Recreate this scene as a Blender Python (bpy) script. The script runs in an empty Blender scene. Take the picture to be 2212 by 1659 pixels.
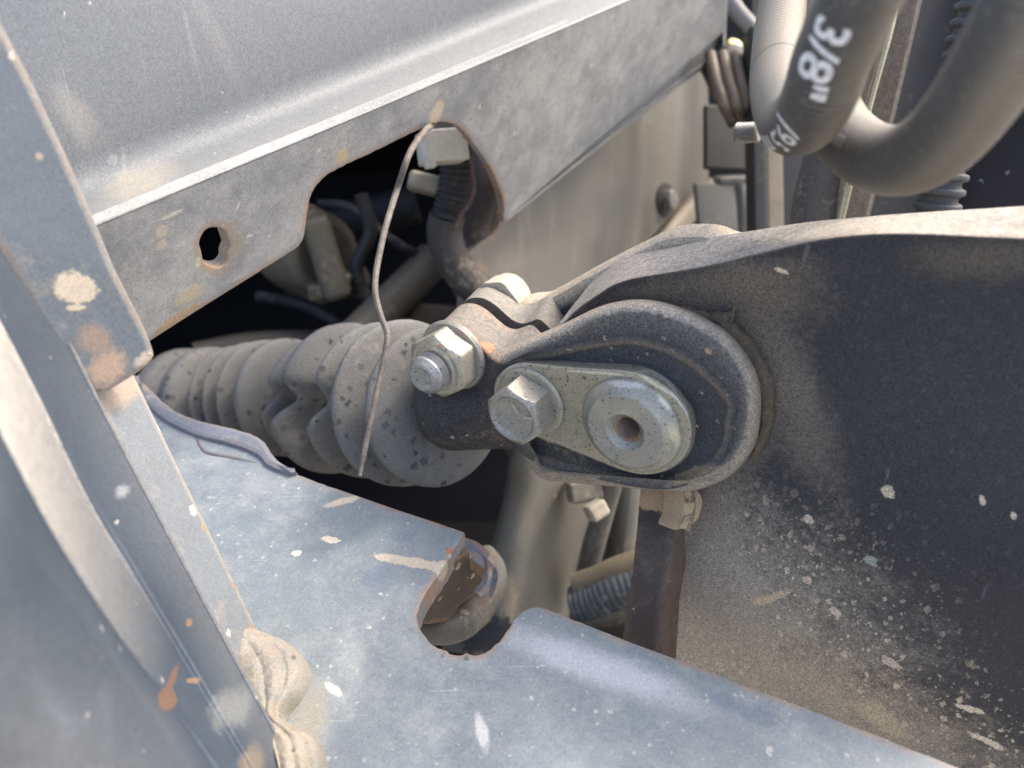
import bpy, math, random
from mathutils import Vector, Matrix, noise
from mathutils.geometry import tessellate_polygon
R = math.radians
random.seed(7)
sc = bpy.context.scene
COL = sc.collection
V = Vector

# ------------------------------------------------------------------ camera, sky, sun, exposure
F = 1736.0
CAM = Matrix.Translation((0, 0, 1.0)) @ Matrix.Rotation(R(58), 4, 'X')
cd = bpy.data.cameras.new('camera'); cam = bpy.data.objects.new('camera', cd); COL.objects.link(cam)
cam.matrix_world = CAM
cd.sensor_width = 36; cd.lens = 36 * F / 2212
cd.clip_start = .005; cd.clip_end = 200
cd.dof.use_dof = True; cd.dof.focus_distance = .315; cd.dof.aperture_fstop = 8.0
sc.camera = cam
w = bpy.data.worlds.new('World'); sc.world = w; w.use_nodes = True
nt = w.node_tree
sky = nt.nodes.new('ShaderNodeTexSky'); sky.sky_type = 'NISHITA'; sky.sun_disc = False
SUN_EL, SUN_AZ = 52, 62          # azimuth clockwise from +Y (the way the camera faces)
sky.sun_elevation = R(SUN_EL); sky.sun_rotation = R(SUN_AZ)
sky.dust_density = 6.0; sky.air_density = .95; sky.ozone_density = .35
nt.links.new(sky.outputs[0], nt.nodes['Background'].inputs[0])
nt.nodes['Background'].inputs[1].default_value = .15
sl = bpy.data.lights.new('sun', 'SUN'); sun = bpy.data.objects.new('sun', sl); COL.objects.link(sun)
sl.energy = .75; sl.angle = R(6); sl.color = (1, .92, .80)
sdir = V((math.sin(R(SUN_AZ)) * math.cos(R(SUN_EL)), math.cos(R(SUN_AZ)) * math.cos(R(SUN_EL)), math.sin(R(SUN_EL))))
sun.rotation_euler = sdir.to_track_quat('Z', 'Y').to_euler()
sc.view_settings.view_transform = 'Standard'; sc.view_settings.look = 'None'
sc.view_settings.exposure = 1.62; sc.view_settings.gamma = 1

# ------------------------------------------------------------------ photo pixel helpers (2212 x 1659 frame), camera-local metres
def ray(px, py): return V(((px - 1106) / F, -(py - 829.5) / F, -1))
def P(px, py, d): return ray(px, py) * d
def W(p): return CAM @ p
def zoom(ox, oy, k): return lambda pts: [((ox + k * p[0], oy + k * p[1]) + tuple(p[2:])) for p in pts]
zA = zoom(1042.3, 740.6, .2232); zB = zoom(850.3, 576, .248); zC = zoom(1069.8, 466.3, .2976)
zD = zoom(1481.2, 0, .3308); zE = zoom(548.6, 219.4, .2976); zF = zoom(877.8, 960, .3224)
z3 = zoom(1426.4, 0, .3552); z4 = zoom(274.3, 603.5, .372); z5 = zoom(877.8, 548.6, .372)
z6 = zoom(0, 548.6, .669); z7 = zoom(493.7, 1042.4, .4464); z8 = zoom(1371.5, 438.9, .7353)

class Plane:
    def __init__(s, o, n):
        s.o = o; s.n = n.normalized()
        if s.n.dot(-o) < 0: s.n = -s.n
        s.u = V((1, 0, 0)) - s.n * s.n.x; s.u.normalize(); s.v = s.n.cross(s.u)
    def hit(s, px, py, h=0):
        r = ray(px, py); o = s.o + s.n * h
        return r * (o.dot(s.n) / r.dot(s.n))
    def uv(s, p): q = p - s.o; return (q.dot(s.u), q.dot(s.v))
    def at(s, u, v, h): return s.o + s.u * u + s.v * v + s.n * h
def plane3(a, b, c): return Plane(a, (b - a).cross(c - a))

def curve(pts, closed=True, res=8):
    """Catmull-Rom through the points; a point with a third entry 'c' is a sharp corner."""
    out = []; n = len(pts)
    for i in range(n if closed else n - 1):
        p1, p2 = pts[i], pts[(i + 1) % n]
        p0 = pts[i - 1] if (closed or i > 0) else p1
        p3 = pts[(i + 2) % n] if (closed or i + 2 < n) else p2
        c1 = len(p1) > 2 and p1[2] == 'c'; c2 = len(p2) > 2 and p2[2] == 'c'
        a, b = V(p1[:2]), V(p2[:2])
        m1 = (b - a) if c1 else (b - V(p0[:2])) * .5
        m2 = (b - a) if c2 else (V(p3[:2]) - a) * .5
        L = (b - a).length
        for m in (m1, m2):
            if m.length > L * 1.3: m *= L * 1.3 / m.length
        k = 1 if (c1 and c2) else res
        if c1 and c2 and L > 120: k = int(L / 60)
        for j in range(k):
            t = j / k
            out.append(tuple(a * (2*t**3 - 3*t*t + 1) + m1 * (t**3 - 2*t*t + t) + b * (-2*t**3 + 3*t*t) + m2 * (t**3 - t*t)))
    if not closed: out.append(tuple(pts[-1][:2]))
    return out
def resample(pts, n, closed=True):
    q = [V(p) for p in pts]
    if closed: q.append(q[0].copy())
    L = [0]
    for a, b in zip(q, q[1:]): L.append(L[-1] + (b - a).length)
    out = []; j = 0
    for i in range(n):
        t = L[-1] * i / (n if closed else n - 1)
        while j < len(L) - 2 and L[j + 1] < t: j += 1
        k = (t - L[j]) / max(1e-12, L[j + 1] - L[j])
        out.append(q[j].lerp(q[j + 1], min(1, k)))
    return out
def area2(p): return sum(p[i-1][0] * p[i][1] - p[i][0] * p[i-1][1] for i in range(len(p))) / 2
def inset(poly, d, mask=None):
    """move a closed 2-D polygon inwards by d"""
    s = 1 if area2(poly) > 0 else -1; n = len(poly); out = []
    for i in range(n):
        a, b, c = V(poly[i-1]), V(poly[i]), V(poly[(i+1) % n])
        e1 = (b - a); e2 = (c - b)
        if e1.length < 1e-12 or e2.length < 1e-12: out.append(tuple(b)); continue
        e1.normalize(); e2.normalize()
        n1 = V((-e1.y, e1.x)) * s; n2 = V((-e2.y, e2.x)) * s
        m = n1 + n2
        if m.length < 1e-6: m = n1
        m.normalize(); k = d / max(.45, m.dot(n1))
        if mask and not mask[i]: k = 0
        out.append(tuple(b + m * k))
    return out

# ------------------------------------------------------------------ object builders
def finish(name, verts, faces, parent=None, wear=None, uvs=None, sharp=38, label=None, cat=None, group=None, kind=None, wn=True, nrm=False):
    wv = [W(v) for v in verts]
    c = sum(wv, V()) / len(wv)
    me = bpy.data.meshes.new(name)
    me.from_pydata([v - c for v in wv], [], faces)
    me.validate()
    if nrm:
        import bmesh
        bm = bmesh.new(); bm.from_mesh(me); bmesh.ops.recalc_face_normals(bm, faces=bm.faces); bm.to_mesh(me); bm.free()
    me.polygons.foreach_set('use_smooth', [True] * len(me.polygons))
    if sharp: me.set_sharp_from_angle(angle=R(sharp))
    if wear:
        at = me.color_attributes.new('wear', 'FLOAT_COLOR', 'POINT')
        for i, x in enumerate(wear): at.data[i].color = (x[0], x[1], 0, 1)
    if uvs:
        ul = me.uv_layers.new(name='UVMap')
        for l in me.loops: ul.data[l.index].uv = uvs[l.vertex_index]
    o = bpy.data.objects.new(name, me); COL.objects.link(o)
    if parent is not None: o.parent = parent; o.location = c - abs_loc(parent)
    else: o.location = c
    if wn and sharp:
        m = o.modifiers.new('normals', 'WEIGHTED_NORMAL'); m.keep_sharp = True
    tag(o, label, cat, group, kind)
    return o
def abs_loc(o):
    l = V(o.location)
    while o.parent: o = o.parent; l += V(o.location)
    return l
def tag(o, label=None, cat=None, group=None, kind=None):
    if label: o['label'] = label
    if cat: o['category'] = cat
    if group: o['group'] = group
    if kind: o['kind'] = kind
    return o
def thing(name, loc, label, cat, group=None):
    o = bpy.data.objects.new(name, None); COL.objects.link(o); o.location = W(loc); o.empty_display_size = .01
    return tag(o, label, cat, group)

def slab(name, outline, pl, thick, bevel=.0012, holes=(), h0=0, parent=None, edge=(.3, .3), keep=None, jit=0, bleed=.0022, **kw):
    """plate with rounded edges: outline given in photo pixels lying on plane pl"""
    loops = []
    for li, ol in enumerate([outline] + list(holes)):
        dense = curve(ol); ed = [edge(*p) if callable(edge) else edge for p in dense]
        mask = [not (keep and keep(*p)) for p in dense] if li == 0 else None
        pts = [pl.uv(pl.hit(p[0], p[1], h0)) for p in dense]
        if jit:
            pts = [(p[0] + jit * noise.noise(V((p[0] * 350, p[1] * 350, 1))), p[1] + jit * noise.noise(V((p[0] * 350, p[1] * 350, 9)))) for p in pts]
        loops.append((pts, mask, ed))
    verts, wear, faces = [], [], []
    prof = [(bevel + bleed, 0, 0), (bevel, 0, .6), (bevel * .3, -bevel * .3, 1), (0, -bevel, 1), (0, -thick, 1)]
    first, last = [], []
    for li, (pts, mask, ed) in enumerate(loops):
        n = len(pts); rows = []
        for (d, h, wv) in prof:
            ring = inset(pts, d if li == 0 else -d, mask) if d else pts
            rows.append(len(verts))
            for i, p in enumerate(ring):
                hh = h
                if mask and not mask[i] and h > -thick: hh = 0
                verts.append(pl.at(p[0], p[1], h0 + hh)); kz = 0 if (mask and not mask[i] and h > -thick) else 1; wear.append((ed[i][0] * wv * kz, ed[i][1] * wv * kz))
        for a, b in zip(rows, rows[1:]):
            for i in range(n):
                j = (i + 1) % n; faces.append((a + i, a + j, b + j, b + i))
        first.append(list(range(rows[0], rows[0] + n))); last.append(list(range(rows[-1], rows[-1] + n)))
    for grp in (first, last):
        idx = [i for g in grp for i in g]
        tri = tessellate_polygon([[V((*pl.uv(verts[i]), 0)) for i in g] for g in grp])
        for t in tri: faces.append(tuple(idx[k] for k in t))
    return finish(name, verts, faces, parent, wear, nrm=True, **kw)

def loft(name, rings, pl, n=96, parent=None, cap=True, capback=True, hole=None, **kw):
    """rings: (pixel outline, height over plane, dust, rust); outlines all start at the same side"""
    verts, wear, faces = [], [], []
    for (ol, h, du, ru) in rings:
        pts = resample([(*pl.uv(pl.hit(p[0], p[1], h)),) for p in ol], n)
        for p in pts: verts.append(pl.at(p.x, p.y, h)); wear.append((du, ru))
    for k in range(len(rings) - 1):
        for i in range(n):
            j = (i + 1) % n; faces.append((k*n + i, k*n + j, (k+1)*n + j, (k+1)*n + i))
    for do, k in ((capback, 0), (cap, len(rings) - 1)):
        if do:
            g = list(range(k*n, k*n + n)); loops = [g]
            if hole:
                cu, cv = pl.uv(hole[0]); h = (verts[k*n] - pl.o).dot(pl.n); st_ = len(verts)
                for i in range(48): verts.append(pl.at(cu + hole[1] * math.cos(i * math.pi / 24), cv + hole[1] * math.sin(i * math.pi / 24), h)); wear.append((0, 0))
                loops.append(list(range(st_, st_ + 48)))
            gg = [i for q in loops for i in q]
            for t in tessellate_polygon([[V((*pl.uv(verts[i]), 0)) for i in q] for q in loops]): faces.append(tuple(gg[q] for q in t))
    return finish(name, verts, faces, parent, wear, nrm=True, **kw)

def lathe(name, pl, c, prof, seg=72, hexr=0, hexrot=0, parent=None, capend=True, capstart=True, wearv=(0, 0), tilt=None, **kw):
    """profile (radius, height) turned about the plane normal at point c; hexr = radius across flats/2 limits by hexagon"""
    verts, faces = [], []
    nn, uu, vv = pl.n, pl.u, pl.v
    for (r, h) in prof:
        for i in range(seg):
            a = 2 * math.pi * i / seg; rr = r
            if hexr:
                b = (a - hexrot) % (math.pi / 3) - math.pi / 6
                rr = min(r, hexr / math.cos(b))
            verts.append(c + uu * (rr * math.cos(a)) + vv * (rr * math.sin(a)) + nn * h)
    for k in range(len(prof) - 1):
        for i in range(seg):
            j = (i + 1) % seg; faces.append((k*seg + i, k*seg + j, (k+1)*seg + j, (k+1)*seg + i))
    if capstart: faces.append(tuple(range(seg)))
    if capend: faces.append(tuple(range((len(prof)-1)*seg, len(prof)*seg)))
    kw.setdefault('sharp', 28)
    return finish(name, verts, faces, parent, [wearv] * len(verts), nrm=True, **kw)

def path3(pts, n, raw=False):
    p = [P(*q[:3]) if not raw else V(q[:3]) for q in pts]
    dense = []
    for i in range(len(p) - 1):
        a, b = p[i], p[i+1]
        m1 = (b - p[i-1]) * .5 if i else (b - a); m2 = (p[i+2] - a) * .5 if i + 2 < len(p) else (b - a)
        for j in range(24):
            t = j / 24
            dense.append(a * (2*t**3 - 3*t*t + 1) + m1 * (t**3 - 2*t*t + t) + b * (-2*t**3 + 3*t*t) + m2 * (t**3 - t*t))
    dense.append(p[-1])
    return resample(dense, n, closed=False)
def frames(path, up=V((0, 0, 1))):
    out = []; s = 0; prev = None
    for i, p in enumerate(path):
        t = (path[min(i+1, len(path)-1)] - path[max(i-1, 0)]).normalized()
        if prev is None: b = up - t * up.dot(t)
        else: b = prev - t * prev.dot(t)
        b.normalize(); prev = b
        if i: s += (p - path[i-1]).length
        out.append((p, t, b, t.cross(b), s))
    return out
def tube(name, pts, r, n=60, seg=24, rad=None, parent=None, wearv=(0, 0), up=V((0, 0, 1)), raw=False, fr=None, wearf=None, **kw):
    fr = fr or frames(path3(pts, n, raw), up)
    verts, faces, uvs, wear = [], [], [], []
    L = fr[-1][4]
    for (p, t, b, c, s) in fr:
        for i in range(seg + 1):
            a = 2 * math.pi * i / seg
            q = rad(s / L, a, s) if rad else r
            verts.append(p + b * (math.cos(a) * q) + c * (math.sin(a) * q)); uvs.append((s, i / seg))
            wear.append(wearf(s / L, a) if wearf else wearv)
    m = seg + 1
    for k in range(len(fr) - 1):
        for i in range(seg): faces.append((k*m + i, k*m + i + 1, (k+1)*m + i + 1, (k+1)*m + i))
    faces.append(tuple(range(seg))); faces.append(tuple(range((len(fr)-1)*m, (len(fr)-1)*m + seg)))
    kw.setdefault('sharp', 50)
    return finish(name, verts, faces, parent, wear, uvs, nrm=True, **kw)

def ruled(name, lines, n=50, rnd=.12, parent=None, thick=.002, wob=0, fade=1., **kw):
    """bent sheet through fold lines; each line = (points (px,py,depth)..., dust and painted light at start, at end); folds are rounded"""
    L = []
    for q_ in lines:
        L.append((path3(q_[0], n), q_[1], q_[2], q_[3] if len(q_) > 3 else rnd))
    rows = [(L[0][0], L[0][1], L[0][2])]
    for k in range(1, len(L) - 1):
        a, b, c = L[k-1], L[k], L[k+1]
        for q in range(7):
            t = q / 6
            row = []
            for i in range(n):
                pa = b[0][i].lerp(a[0][i], min(.48, b[3] / max(1e-6, (a[0][i] - b[0][i]).length)))
                pc = b[0][i].lerp(c[0][i], min(.48, b[3] / max(1e-6, (c[0][i] - b[0][i]).length)))
                row.append(pa.lerp(b[0][i], t).lerp(b[0][i].lerp(pc, t), t))
            rows.append((row, b[1], b[2]))
    rows.append((L[-1][0], L[-1][1], L[-1][2]))
    verts, wear, faces = [], [], []
    for (row, d0, d1) in rows:
        for i, p in enumerate(row):
            if wob: p = p + V((0, 0, 1)) * wob * noise.noise(p * 22)
            verts.append(p); t = min(1, i / (n - 1) * fade); wear.append((d0 * (1-t) + d1 * t, 0))
    for k in range(len(rows) - 1):
        for i in range(n - 1): faces.append((k*n + i, (k+1)*n + i, (k+1)*n + i + 1, k*n + i + 1))
    o = finish(name, verts, faces, parent, wear, sharp=0, wn=False, nrm=False, **kw)
    m = o.modifiers.new('thickness', 'SOLIDIFY'); m.thickness = thick; m.offset = 0
    return o

# ------------------------------------------------------------------ materials
class G:
    def __init__(s, name):
        s.m = bpy.data.materials.new(name); s.m.use_nodes = True; s.t = s.m.node_tree
        s.b = s.t.nodes['Principled BSDF']
    def n(s, typ, **kw):
        x = s.t.nodes.new(typ)
        for k, v in kw.items(): setattr(x, k, v)
        return x
    def l(s, a, b): s.t.links.new(a, b)
    def put(s, sock, v):
        if hasattr(v, 'is_output'): s.l(v, sock)
        elif isinstance(v, (tuple, list)) and len(v) == 3 and sock.type == 'RGBA': sock.default_value = (*v, 1)
        else: sock.default_value = v
    def math(s, op, a, b=0., c=None, clamp=False):
        x = s.n('ShaderNodeMath', operation=op, use_clamp=clamp); s.put(x.inputs[0], a); s.put(x.inputs[1], b)
        if c is not None: s.put(x.inputs[2], c)
        return x.outputs[0]
    def ss(s, v, lo, hi, a=0., b=1.):
        x = s.n('ShaderNodeMapRange', interpolation_type='SMOOTHSTEP'); s.put(x.inputs[0], v)
        for i, q in enumerate((lo, hi, a, b)): s.put(x.inputs[i+1], q)
        return x.outputs[0]
    def mix(s, f, a, b, mode='MIX'):
        x = s.n('ShaderNodeMix', data_type='RGBA', blend_type=mode); s.put(x.inputs[0], f); s.put(x.inputs[6], a); s.put(x.inputs[7], b)
        return x.outputs[2]
    def noise(s, vec, scale, detail=4, rough=.6, dist=0, out='Fac'):
        x = s.n('ShaderNodeTexNoise'); s.l(vec, x.inputs['Vector'])
        x.inputs['Scale'].default_value = scale; x.inputs['Detail'].default_value = detail
        x.inputs['Roughness'].default_value = rough; x.inputs['Distortion'].default_value = dist
        return x.outputs[out]
    def map(s, vec, loc=(0, 0, 0), rot=(0, 0, 0), scale=(1, 1, 1), typ='POINT'):
        x = s.n('ShaderNodeMapping', vector_type=typ); s.l(vec, x.inputs[0])
        x.inputs[1].default_value = loc; x.inputs[2].default_value = rot; x.inputs[3].default_value = scale
        return x.outputs[0]

DUST = (.50, .44, .34); RUST = (.28, .115, .05); CREAM = (.47, .415, .33)
def dirty(name, o, base, base2=None, dust=DUST, amt=.35, rough=.6, metal=0., cloud=22, grain=.2, specks=None, dots=None,
          spots=(), pl=None, bump=.25, scratch=0., streak=None, spec=.4, rustamt=.5, coat=0., zones=()):
    """weathered paint / metal, with some painted light and shade. spots: (px, py, rx, ry, angle, colour, softness)"""
    g = G(name); b = g.b
    co = g.n('ShaderNodeTexCoord').outputs['Object']
    base2 = base2 or tuple(c * .75 for c in base)
    n1 = g.noise(co, cloud, 6, .62); n2 = g.noise(co, cloud * 8, 6, .68); n3 = g.noise(co, 1500, 3, .7); n4 = g.noise(co, 420, 5, .75)
    at = g.n('ShaderNodeAttribute', attribute_name='wear'); sp = g.n('ShaderNodeSeparateColor'); g.l(at.outputs['Color'], sp.inputs[0])
    col = g.mix(g.ss(n1, .35, .65), base, base2)
    v = g.math('ADD', g.math('MULTIPLY', n1, .55), g.math('MULTIPLY', n2, .3)); v = g.math('ADD', v, g.math('MULTIPLY', n4, .22))
    lo = .72 - amt * .42
    dm = g.ss(v, lo - .05, lo + .30)
    dm = g.math('MULTIPLY', dm, .85)
    wd = g.math('MULTIPLY', sp.outputs[0], g.ss(n4, .22, .7, .55, 1.25))
    dm = g.math('MAXIMUM', dm, wd, clamp=True)
    if streak:
        st = g.noise(g.map(co, rot=streak[0], scale=streak[1]), 1, 5, .65)
        dm = g.math('MAXIMUM', dm, g.math('MULTIPLY', g.ss(st, .5, .75), streak[2]))
    col = g.mix(dm, col, dust)
    height = g.math('MULTIPLY', n3, .25); height = g.math('ADD', height, g.math('MULTIPLY', n4, .5)); height = g.math('ADD', height, g.math('MULTIPLY', dm, .4))
    # rust near edges
    rm = g.math('MULTIPLY', g.ss(g.math('ADD', g.math('MULTIPLY', n2, .6), g.math('MULTIPLY', n4, .4)), .42, .56), sp.outputs[1], clamp=True)
    rc = g.mix(n4, RUST, (.42, .27, .15))
    col = g.mix(g.math('MULTIPLY', rm, 1.0), col, rc)
    if scratch:
        for k, (rot, sc_) in enumerate([((.3, .5, .9), (30, 900, 30)), ((.9, .1, -.5), (26, 1000, 26))]):
            s_ = g.noise(g.map(co, rot=rot, scale=sc_), 1, 2, .5)
            s2 = g.noise(co, 60 + 20 * k, 2)
            m_ = g.math('MULTIPLY', g.ss(s_, .70, .76), g.ss(s2, .5, .6)); m_ = g.math('MULTIPLY', m_, scratch)
            col = g.mix(m_, col, (.62, .62, .6))
    oc = abs_loc(o)
    def ell(px, py, rx, ry, ang):
        cpos = pl.hit(px, py) if isinstance(pl, Plane) else P(px, py, pl)
        dep = -cpos.z; wc = W(cpos) - oc
        nx = pl.n if isinstance(pl, Plane) else -cpos.normalized()
        hit = (lambda x, y: pl.hit(x, y)) if isinstance(pl, Plane) else (lambda x, y: P(x, y, dep))
        q1 = hit(px + 10 * math.cos(R(ang)), py + 10 * math.sin(R(ang))); q2 = hit(px - 10 * math.sin(R(ang)), py + 10 * math.cos(R(ang)))
        e1 = q1 - cpos; e1 -= nx * e1.dot(nx); k1 = e1.length / 10 * rx; e1.normalize(); k2 = (q2 - cpos).length / 10 * ry
        e2 = nx.cross(e1).normalized()
        rm3 = CAM.to_3x3() @ Matrix((e1, e2, nx)).transposed()
        mv = g.map(co, loc=wc, rot=rm3.to_euler(), scale=(k1, k2, max(k1, k2) * 1.5 if isinstance(pl, Plane) else .06), typ='TEXTURE')
        ln = g.n('ShaderNodeVectorMath', operation='LENGTH'); g.l(mv, ln.inputs[0])
        return ln.outputs['Value']
    zone = None
    for zz in zones:
        m_ = g.ss(ell(*zz), .45, 1.25, 1., 0.)
        zone = m_ if zone is None else g.math('MAXIMUM', zone, m_)
    for arg in (specks if isinstance(specks, list) else [specks] if specks else []):
        sc_, mx, c_, stretch = arg
        vec = g.map(co, rot=(.4, .2, .6), scale=stretch) if stretch else co
        vec2 = g.n('ShaderNodeVectorMath', operation='ADD'); g.l(vec, vec2.inputs[0])
        nz = g.n('ShaderNodeVectorMath', operation='SCALE'); g.l(g.noise(co, sc_ * 2.2, 3, out='Color'), nz.inputs[0]); nz.inputs[3].default_value = .8 / sc_
        g.l(nz.outputs[0], vec2.inputs[1])
        vo = g.n('ShaderNodeTexVoronoi'); g.l(vec2.outputs[0], vo.inputs['Vector']); vo.inputs['Scale'].default_value = sc_
        s3 = g.n('ShaderNodeSeparateColor'); g.l(vo.outputs['Color'], s3.inputs[0])
        rad = g.math('POWER', s3.outputs[0], 3.); rad = g.math('MULTIPLY', rad, mx)
        gate = g.ss(s3.outputs[1], .35, .4)
        m_ = g.ss(g.math('SUBTRACT', rad, vo.outputs['Distance']), 0., .05)
        m_ = g.math('MULTIPLY', m_, gate)
        if zone is not None: m_ = g.math('MULTIPLY', m_, g.math('ADD', .03, g.math('MULTIPLY', zone, .97)))
        m_ = g.math('MULTIPLY', m_, g.ss(n4, .3, .5))
        m_ = g.math('MULTIPLY', m_, g.math('ADD', .45, g.math('MULTIPLY', s3.outputs[2], .5)))
        col = g.mix(m_, col, c_); height = g.math('ADD', height, g.math('MULTIPLY', m_, .5))
    oc = abs_loc(o)
    for (px, py, rx, ry, ang, c_, soft) in spots:
        lnv = ell(px, py, rx, ry, ang)
        nz = g.math('ADD', g.math('MULTIPLY', g.math('SUBTRACT', n2, .5), 1.5), g.math('MULTIPLY', g.math('SUBTRACT', n4, .5), 1.6))
        if soft < .35 and min(rx, ry) < 15: nz = g.math('MULTIPLY', g.math('SUBTRACT', n4, .5), 2.0)
        elif soft < .35: nz = g.math('MULTIPLY', nz, .75)
        d_ = g.math('ADD', lnv, nz)
        m_ = g.ss(d_, 1.0 - soft * .5, 1.0 + soft * .5, 1., 0.)
        if soft > .6: m_ = g.math('MULTIPLY', m_, .75)
        cc = g.mix(n4, tuple(x * .78 for x in c_), tuple(min(1, x * 1.18) for x in c_))
        col = g.mix(m_, col, cc); height = g.math('ADD', height, g.math('MULTIPLY', m_, .7))
    gr = g.ss(n3, .3, .7, 1 - grain, 1 + grain)
    gx = g.n('ShaderNodeCombineXYZ'); [g.l(gr, gx.inputs[i]) for i in range(3)]
    col = g.mix(1.0, col, gx.outputs[0], 'MULTIPLY')
    g.l(col, b.inputs['Base Color'])
    g.put(b.inputs['Roughness'], g.math('ADD', rough, g.math('MULTIPLY', dm, .25), clamp=True))
    g.put(b.inputs['Metallic'], g.math('MULTIPLY', g.math('SUBTRACT', 1., dm), metal) if metal else 0.)
    b.inputs['Specular IOR Level'].default_value = spec
    if coat: b.inputs['Coat Weight'].default_value = coat
    bp = g.n('ShaderNodeBump'); bp.inputs['Strength'].default_value = bump; bp.inputs['Distance'].default_value = .0006
    g.l(height, bp.inputs['Height']); g.l(bp.outputs[0], b.inputs['Normal'])
    o.data.materials.clear(); o.data.materials.append(g.m)
    return g.m
def give(o, m): o.data.materials.clear(); o.data.materials.append(m); return o

GREY = (.165, .185, .215); GREY2 = (.115, .13, .155); NAVY = (.022, .026, .038); OLIVE = (.15, .145, .125)
BLACK = (.02, .021, .024)

# ================================================================== SETTING: dark backdrop, added shade panels, ground
def quad_wall(name, pts, mcol, label=None):
    v = [P(*p) for p in pts]
    o = finish(name, v, [(0, 1, 2, 3)], None, sharp=0, wn=False, kind='structure', label=label)
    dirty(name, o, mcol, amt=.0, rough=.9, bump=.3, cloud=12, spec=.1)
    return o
quad_wall('dark_backdrop', [(-900, -500, .95), (2000, -500, .95), (2000, 2300, .95), (-900, 2300, .95)], (.012, .013, .017))  # near-black sheet, its colour stands in for the shade deep inside
def shade_panel(name, a, b, d0, d1):  # added near-black panels that keep sky light out of the opening
    v = [P(a[0], a[1], d0), P(b[0], b[1], d0), W_inv_scale(b, d0, d1), W_inv_scale(a, d0, d1)]
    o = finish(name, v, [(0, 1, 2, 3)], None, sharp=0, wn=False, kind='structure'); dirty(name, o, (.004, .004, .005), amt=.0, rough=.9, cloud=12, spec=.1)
def W_inv_scale(a, d0, d1):
    p = P(a[0], a[1], d0); return V((p.x, p.y, -d1))
shade_panel('shade_panel_top', (-700, 60), (1560, -120), .50, .97)
shade_panel('shade_panel_side', (-620, 0), (-620, 1700), .42, .97)
shade_panel('shade_panel_floor', (-620, 1500), (1700, 1500), .42, .97)

gm_ = bpy.data.meshes.new('ground'); gm_.from_pydata([(-30, -30, 0), (30, -30, 0), (30, 30, 0), (-30, 30, 0)], [], [(0, 1, 2, 3)])
gd = bpy.data.objects.new('ground', gm_); COL.objects.link(gd); tag(gd, kind='structure')
dirty('dry_earth', gd, (.245, .235, .215), (.29, .28, .255), amt=.3, cloud=1.2, rough=.95, spec=.1)

# ================================================================== FASCIA (upper left folded sheet)
fas = thing('fascia_panel', P(700, 300, .34), 'folded grey steel panel across the top with an arched cutout and a worn hex hole', 'panel')
FL = plane3(P(208, 486, .262), P(1290, 30, .43), P(640, 530, .345))
def rd(px): # depth of ridge
    return 1
rl = [(60, 548), (150, 510.5), (400, 406), (768, 253), (1100, 111), (1400, -17), (1600, -102)]
ridge = [(x, y, -FL.hit(x, y).z) for x, y in rl]
WT = .030
fl_out = [(150, 510.5, 'c'), (400, 406, 'c'), (768, 253, 'c'), (1100, 111, 'c'), (1400, -17, 'c'), (1578, -93, 'c'), (1570, 60), (1566, 108), (1545, 128),
          (1300, 318, 'c'), (1207, 391, 'c'), (1100, 476), (1092, 482), (1088, 472), (1089, 455), (1085, 425), (1068, 382), (1048, 346), (1020, 308), (1003, 288), (985, 272), (960, 265),
          (938, 268), (920, 276), (880, 294), (820, 324), (760, 352), (735, 364), (708, 380), (690, 396), (676, 418), (668, 445), (662, 490), (656, 518), (645, 534), (630, 545),
          (560, 590, 'c'), (480, 640, 'c'), (400, 690, 'c'), (330, 735, 'c'), (210, 815, 'c')]
hexhole = [(436, 514), (446, 498), (462, 493), (478, 497), (488, 505), (492, 520), (497, 532), (492, 548), (490, 566), (478, 577), (460, 577), (442, 565), (439, 548), (433, 532)]
fl = slab('flange', fl_out, FL, .0055, .0011, holes=[hexhole], parent=fas, edge=lambda x, y: (.3, 1.0 if y > 0 and x < 1100 and y - (253 - (x - 768) * .427) > 30 else .05), jit=.0004,
          keep=lambda x, y: abs(y - (253 - (x - 768) * .427)) < 9 or abs(y - (510.5 - (x - 150) * .4175)) < 6, bleed=.0028)
dirty('fascia_flange_paint', fl, (.20, .212, .225), (.25, .252, .25), dust=(.50, .50, .475), amt=.66, cloud=9, rough=.5, specks=[(180, .25, (.55, .53, .47), None)], scratch=.35,
      streak=((0, 0, .3), (160, 25, 25), .55), pl=FL, bump=.3,
      spots=[(349, 500, 13, 14, 0, CREAM, .25), (349, 530, 9, 13, 20, CREAM, .25), (428, 566, 6, 12, -20, (.66, .62, .53), .2), (368, 466, 26, 4, -25, (.5, .48, .42), .4),
             (738, 338, 13, 12, -20, (.52, .38, .2), .7), (942, 246, 11, 26, 10, (.55, .45, .32), .8), (410, 636, 34, 14, -30, (.52, .44, .3), .7), (466, 540, 46, 50, 0, (.36, .29, .21), 1.0), (380, 690, 60, 9, -33, (.45, .31, .16), .9)])
def up(line, dpy, dd, dx=0): return [(x + dx, y - dpy, d + dd) for x, y, d in line]
upl = ruled('upper_sheet', [([(x, y + 1, d) for x, y, d in ridge], .5, .8), ([(x, y, d + .0002) for x, y, d in ridge], .45, .8, .006), (up(ridge, 9, .0042), .2, .45), (up(ridge, 78, .030), .14, .4, .012),  # paler tint along the ridge is a painted highlight on the bend
            ([(-260, 60, .235), (300, -260, .262), (900, -420, .32), (1500, -640, .40)], .1, .3)], rnd=.0035, parent=fas, thick=.0008)
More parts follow.
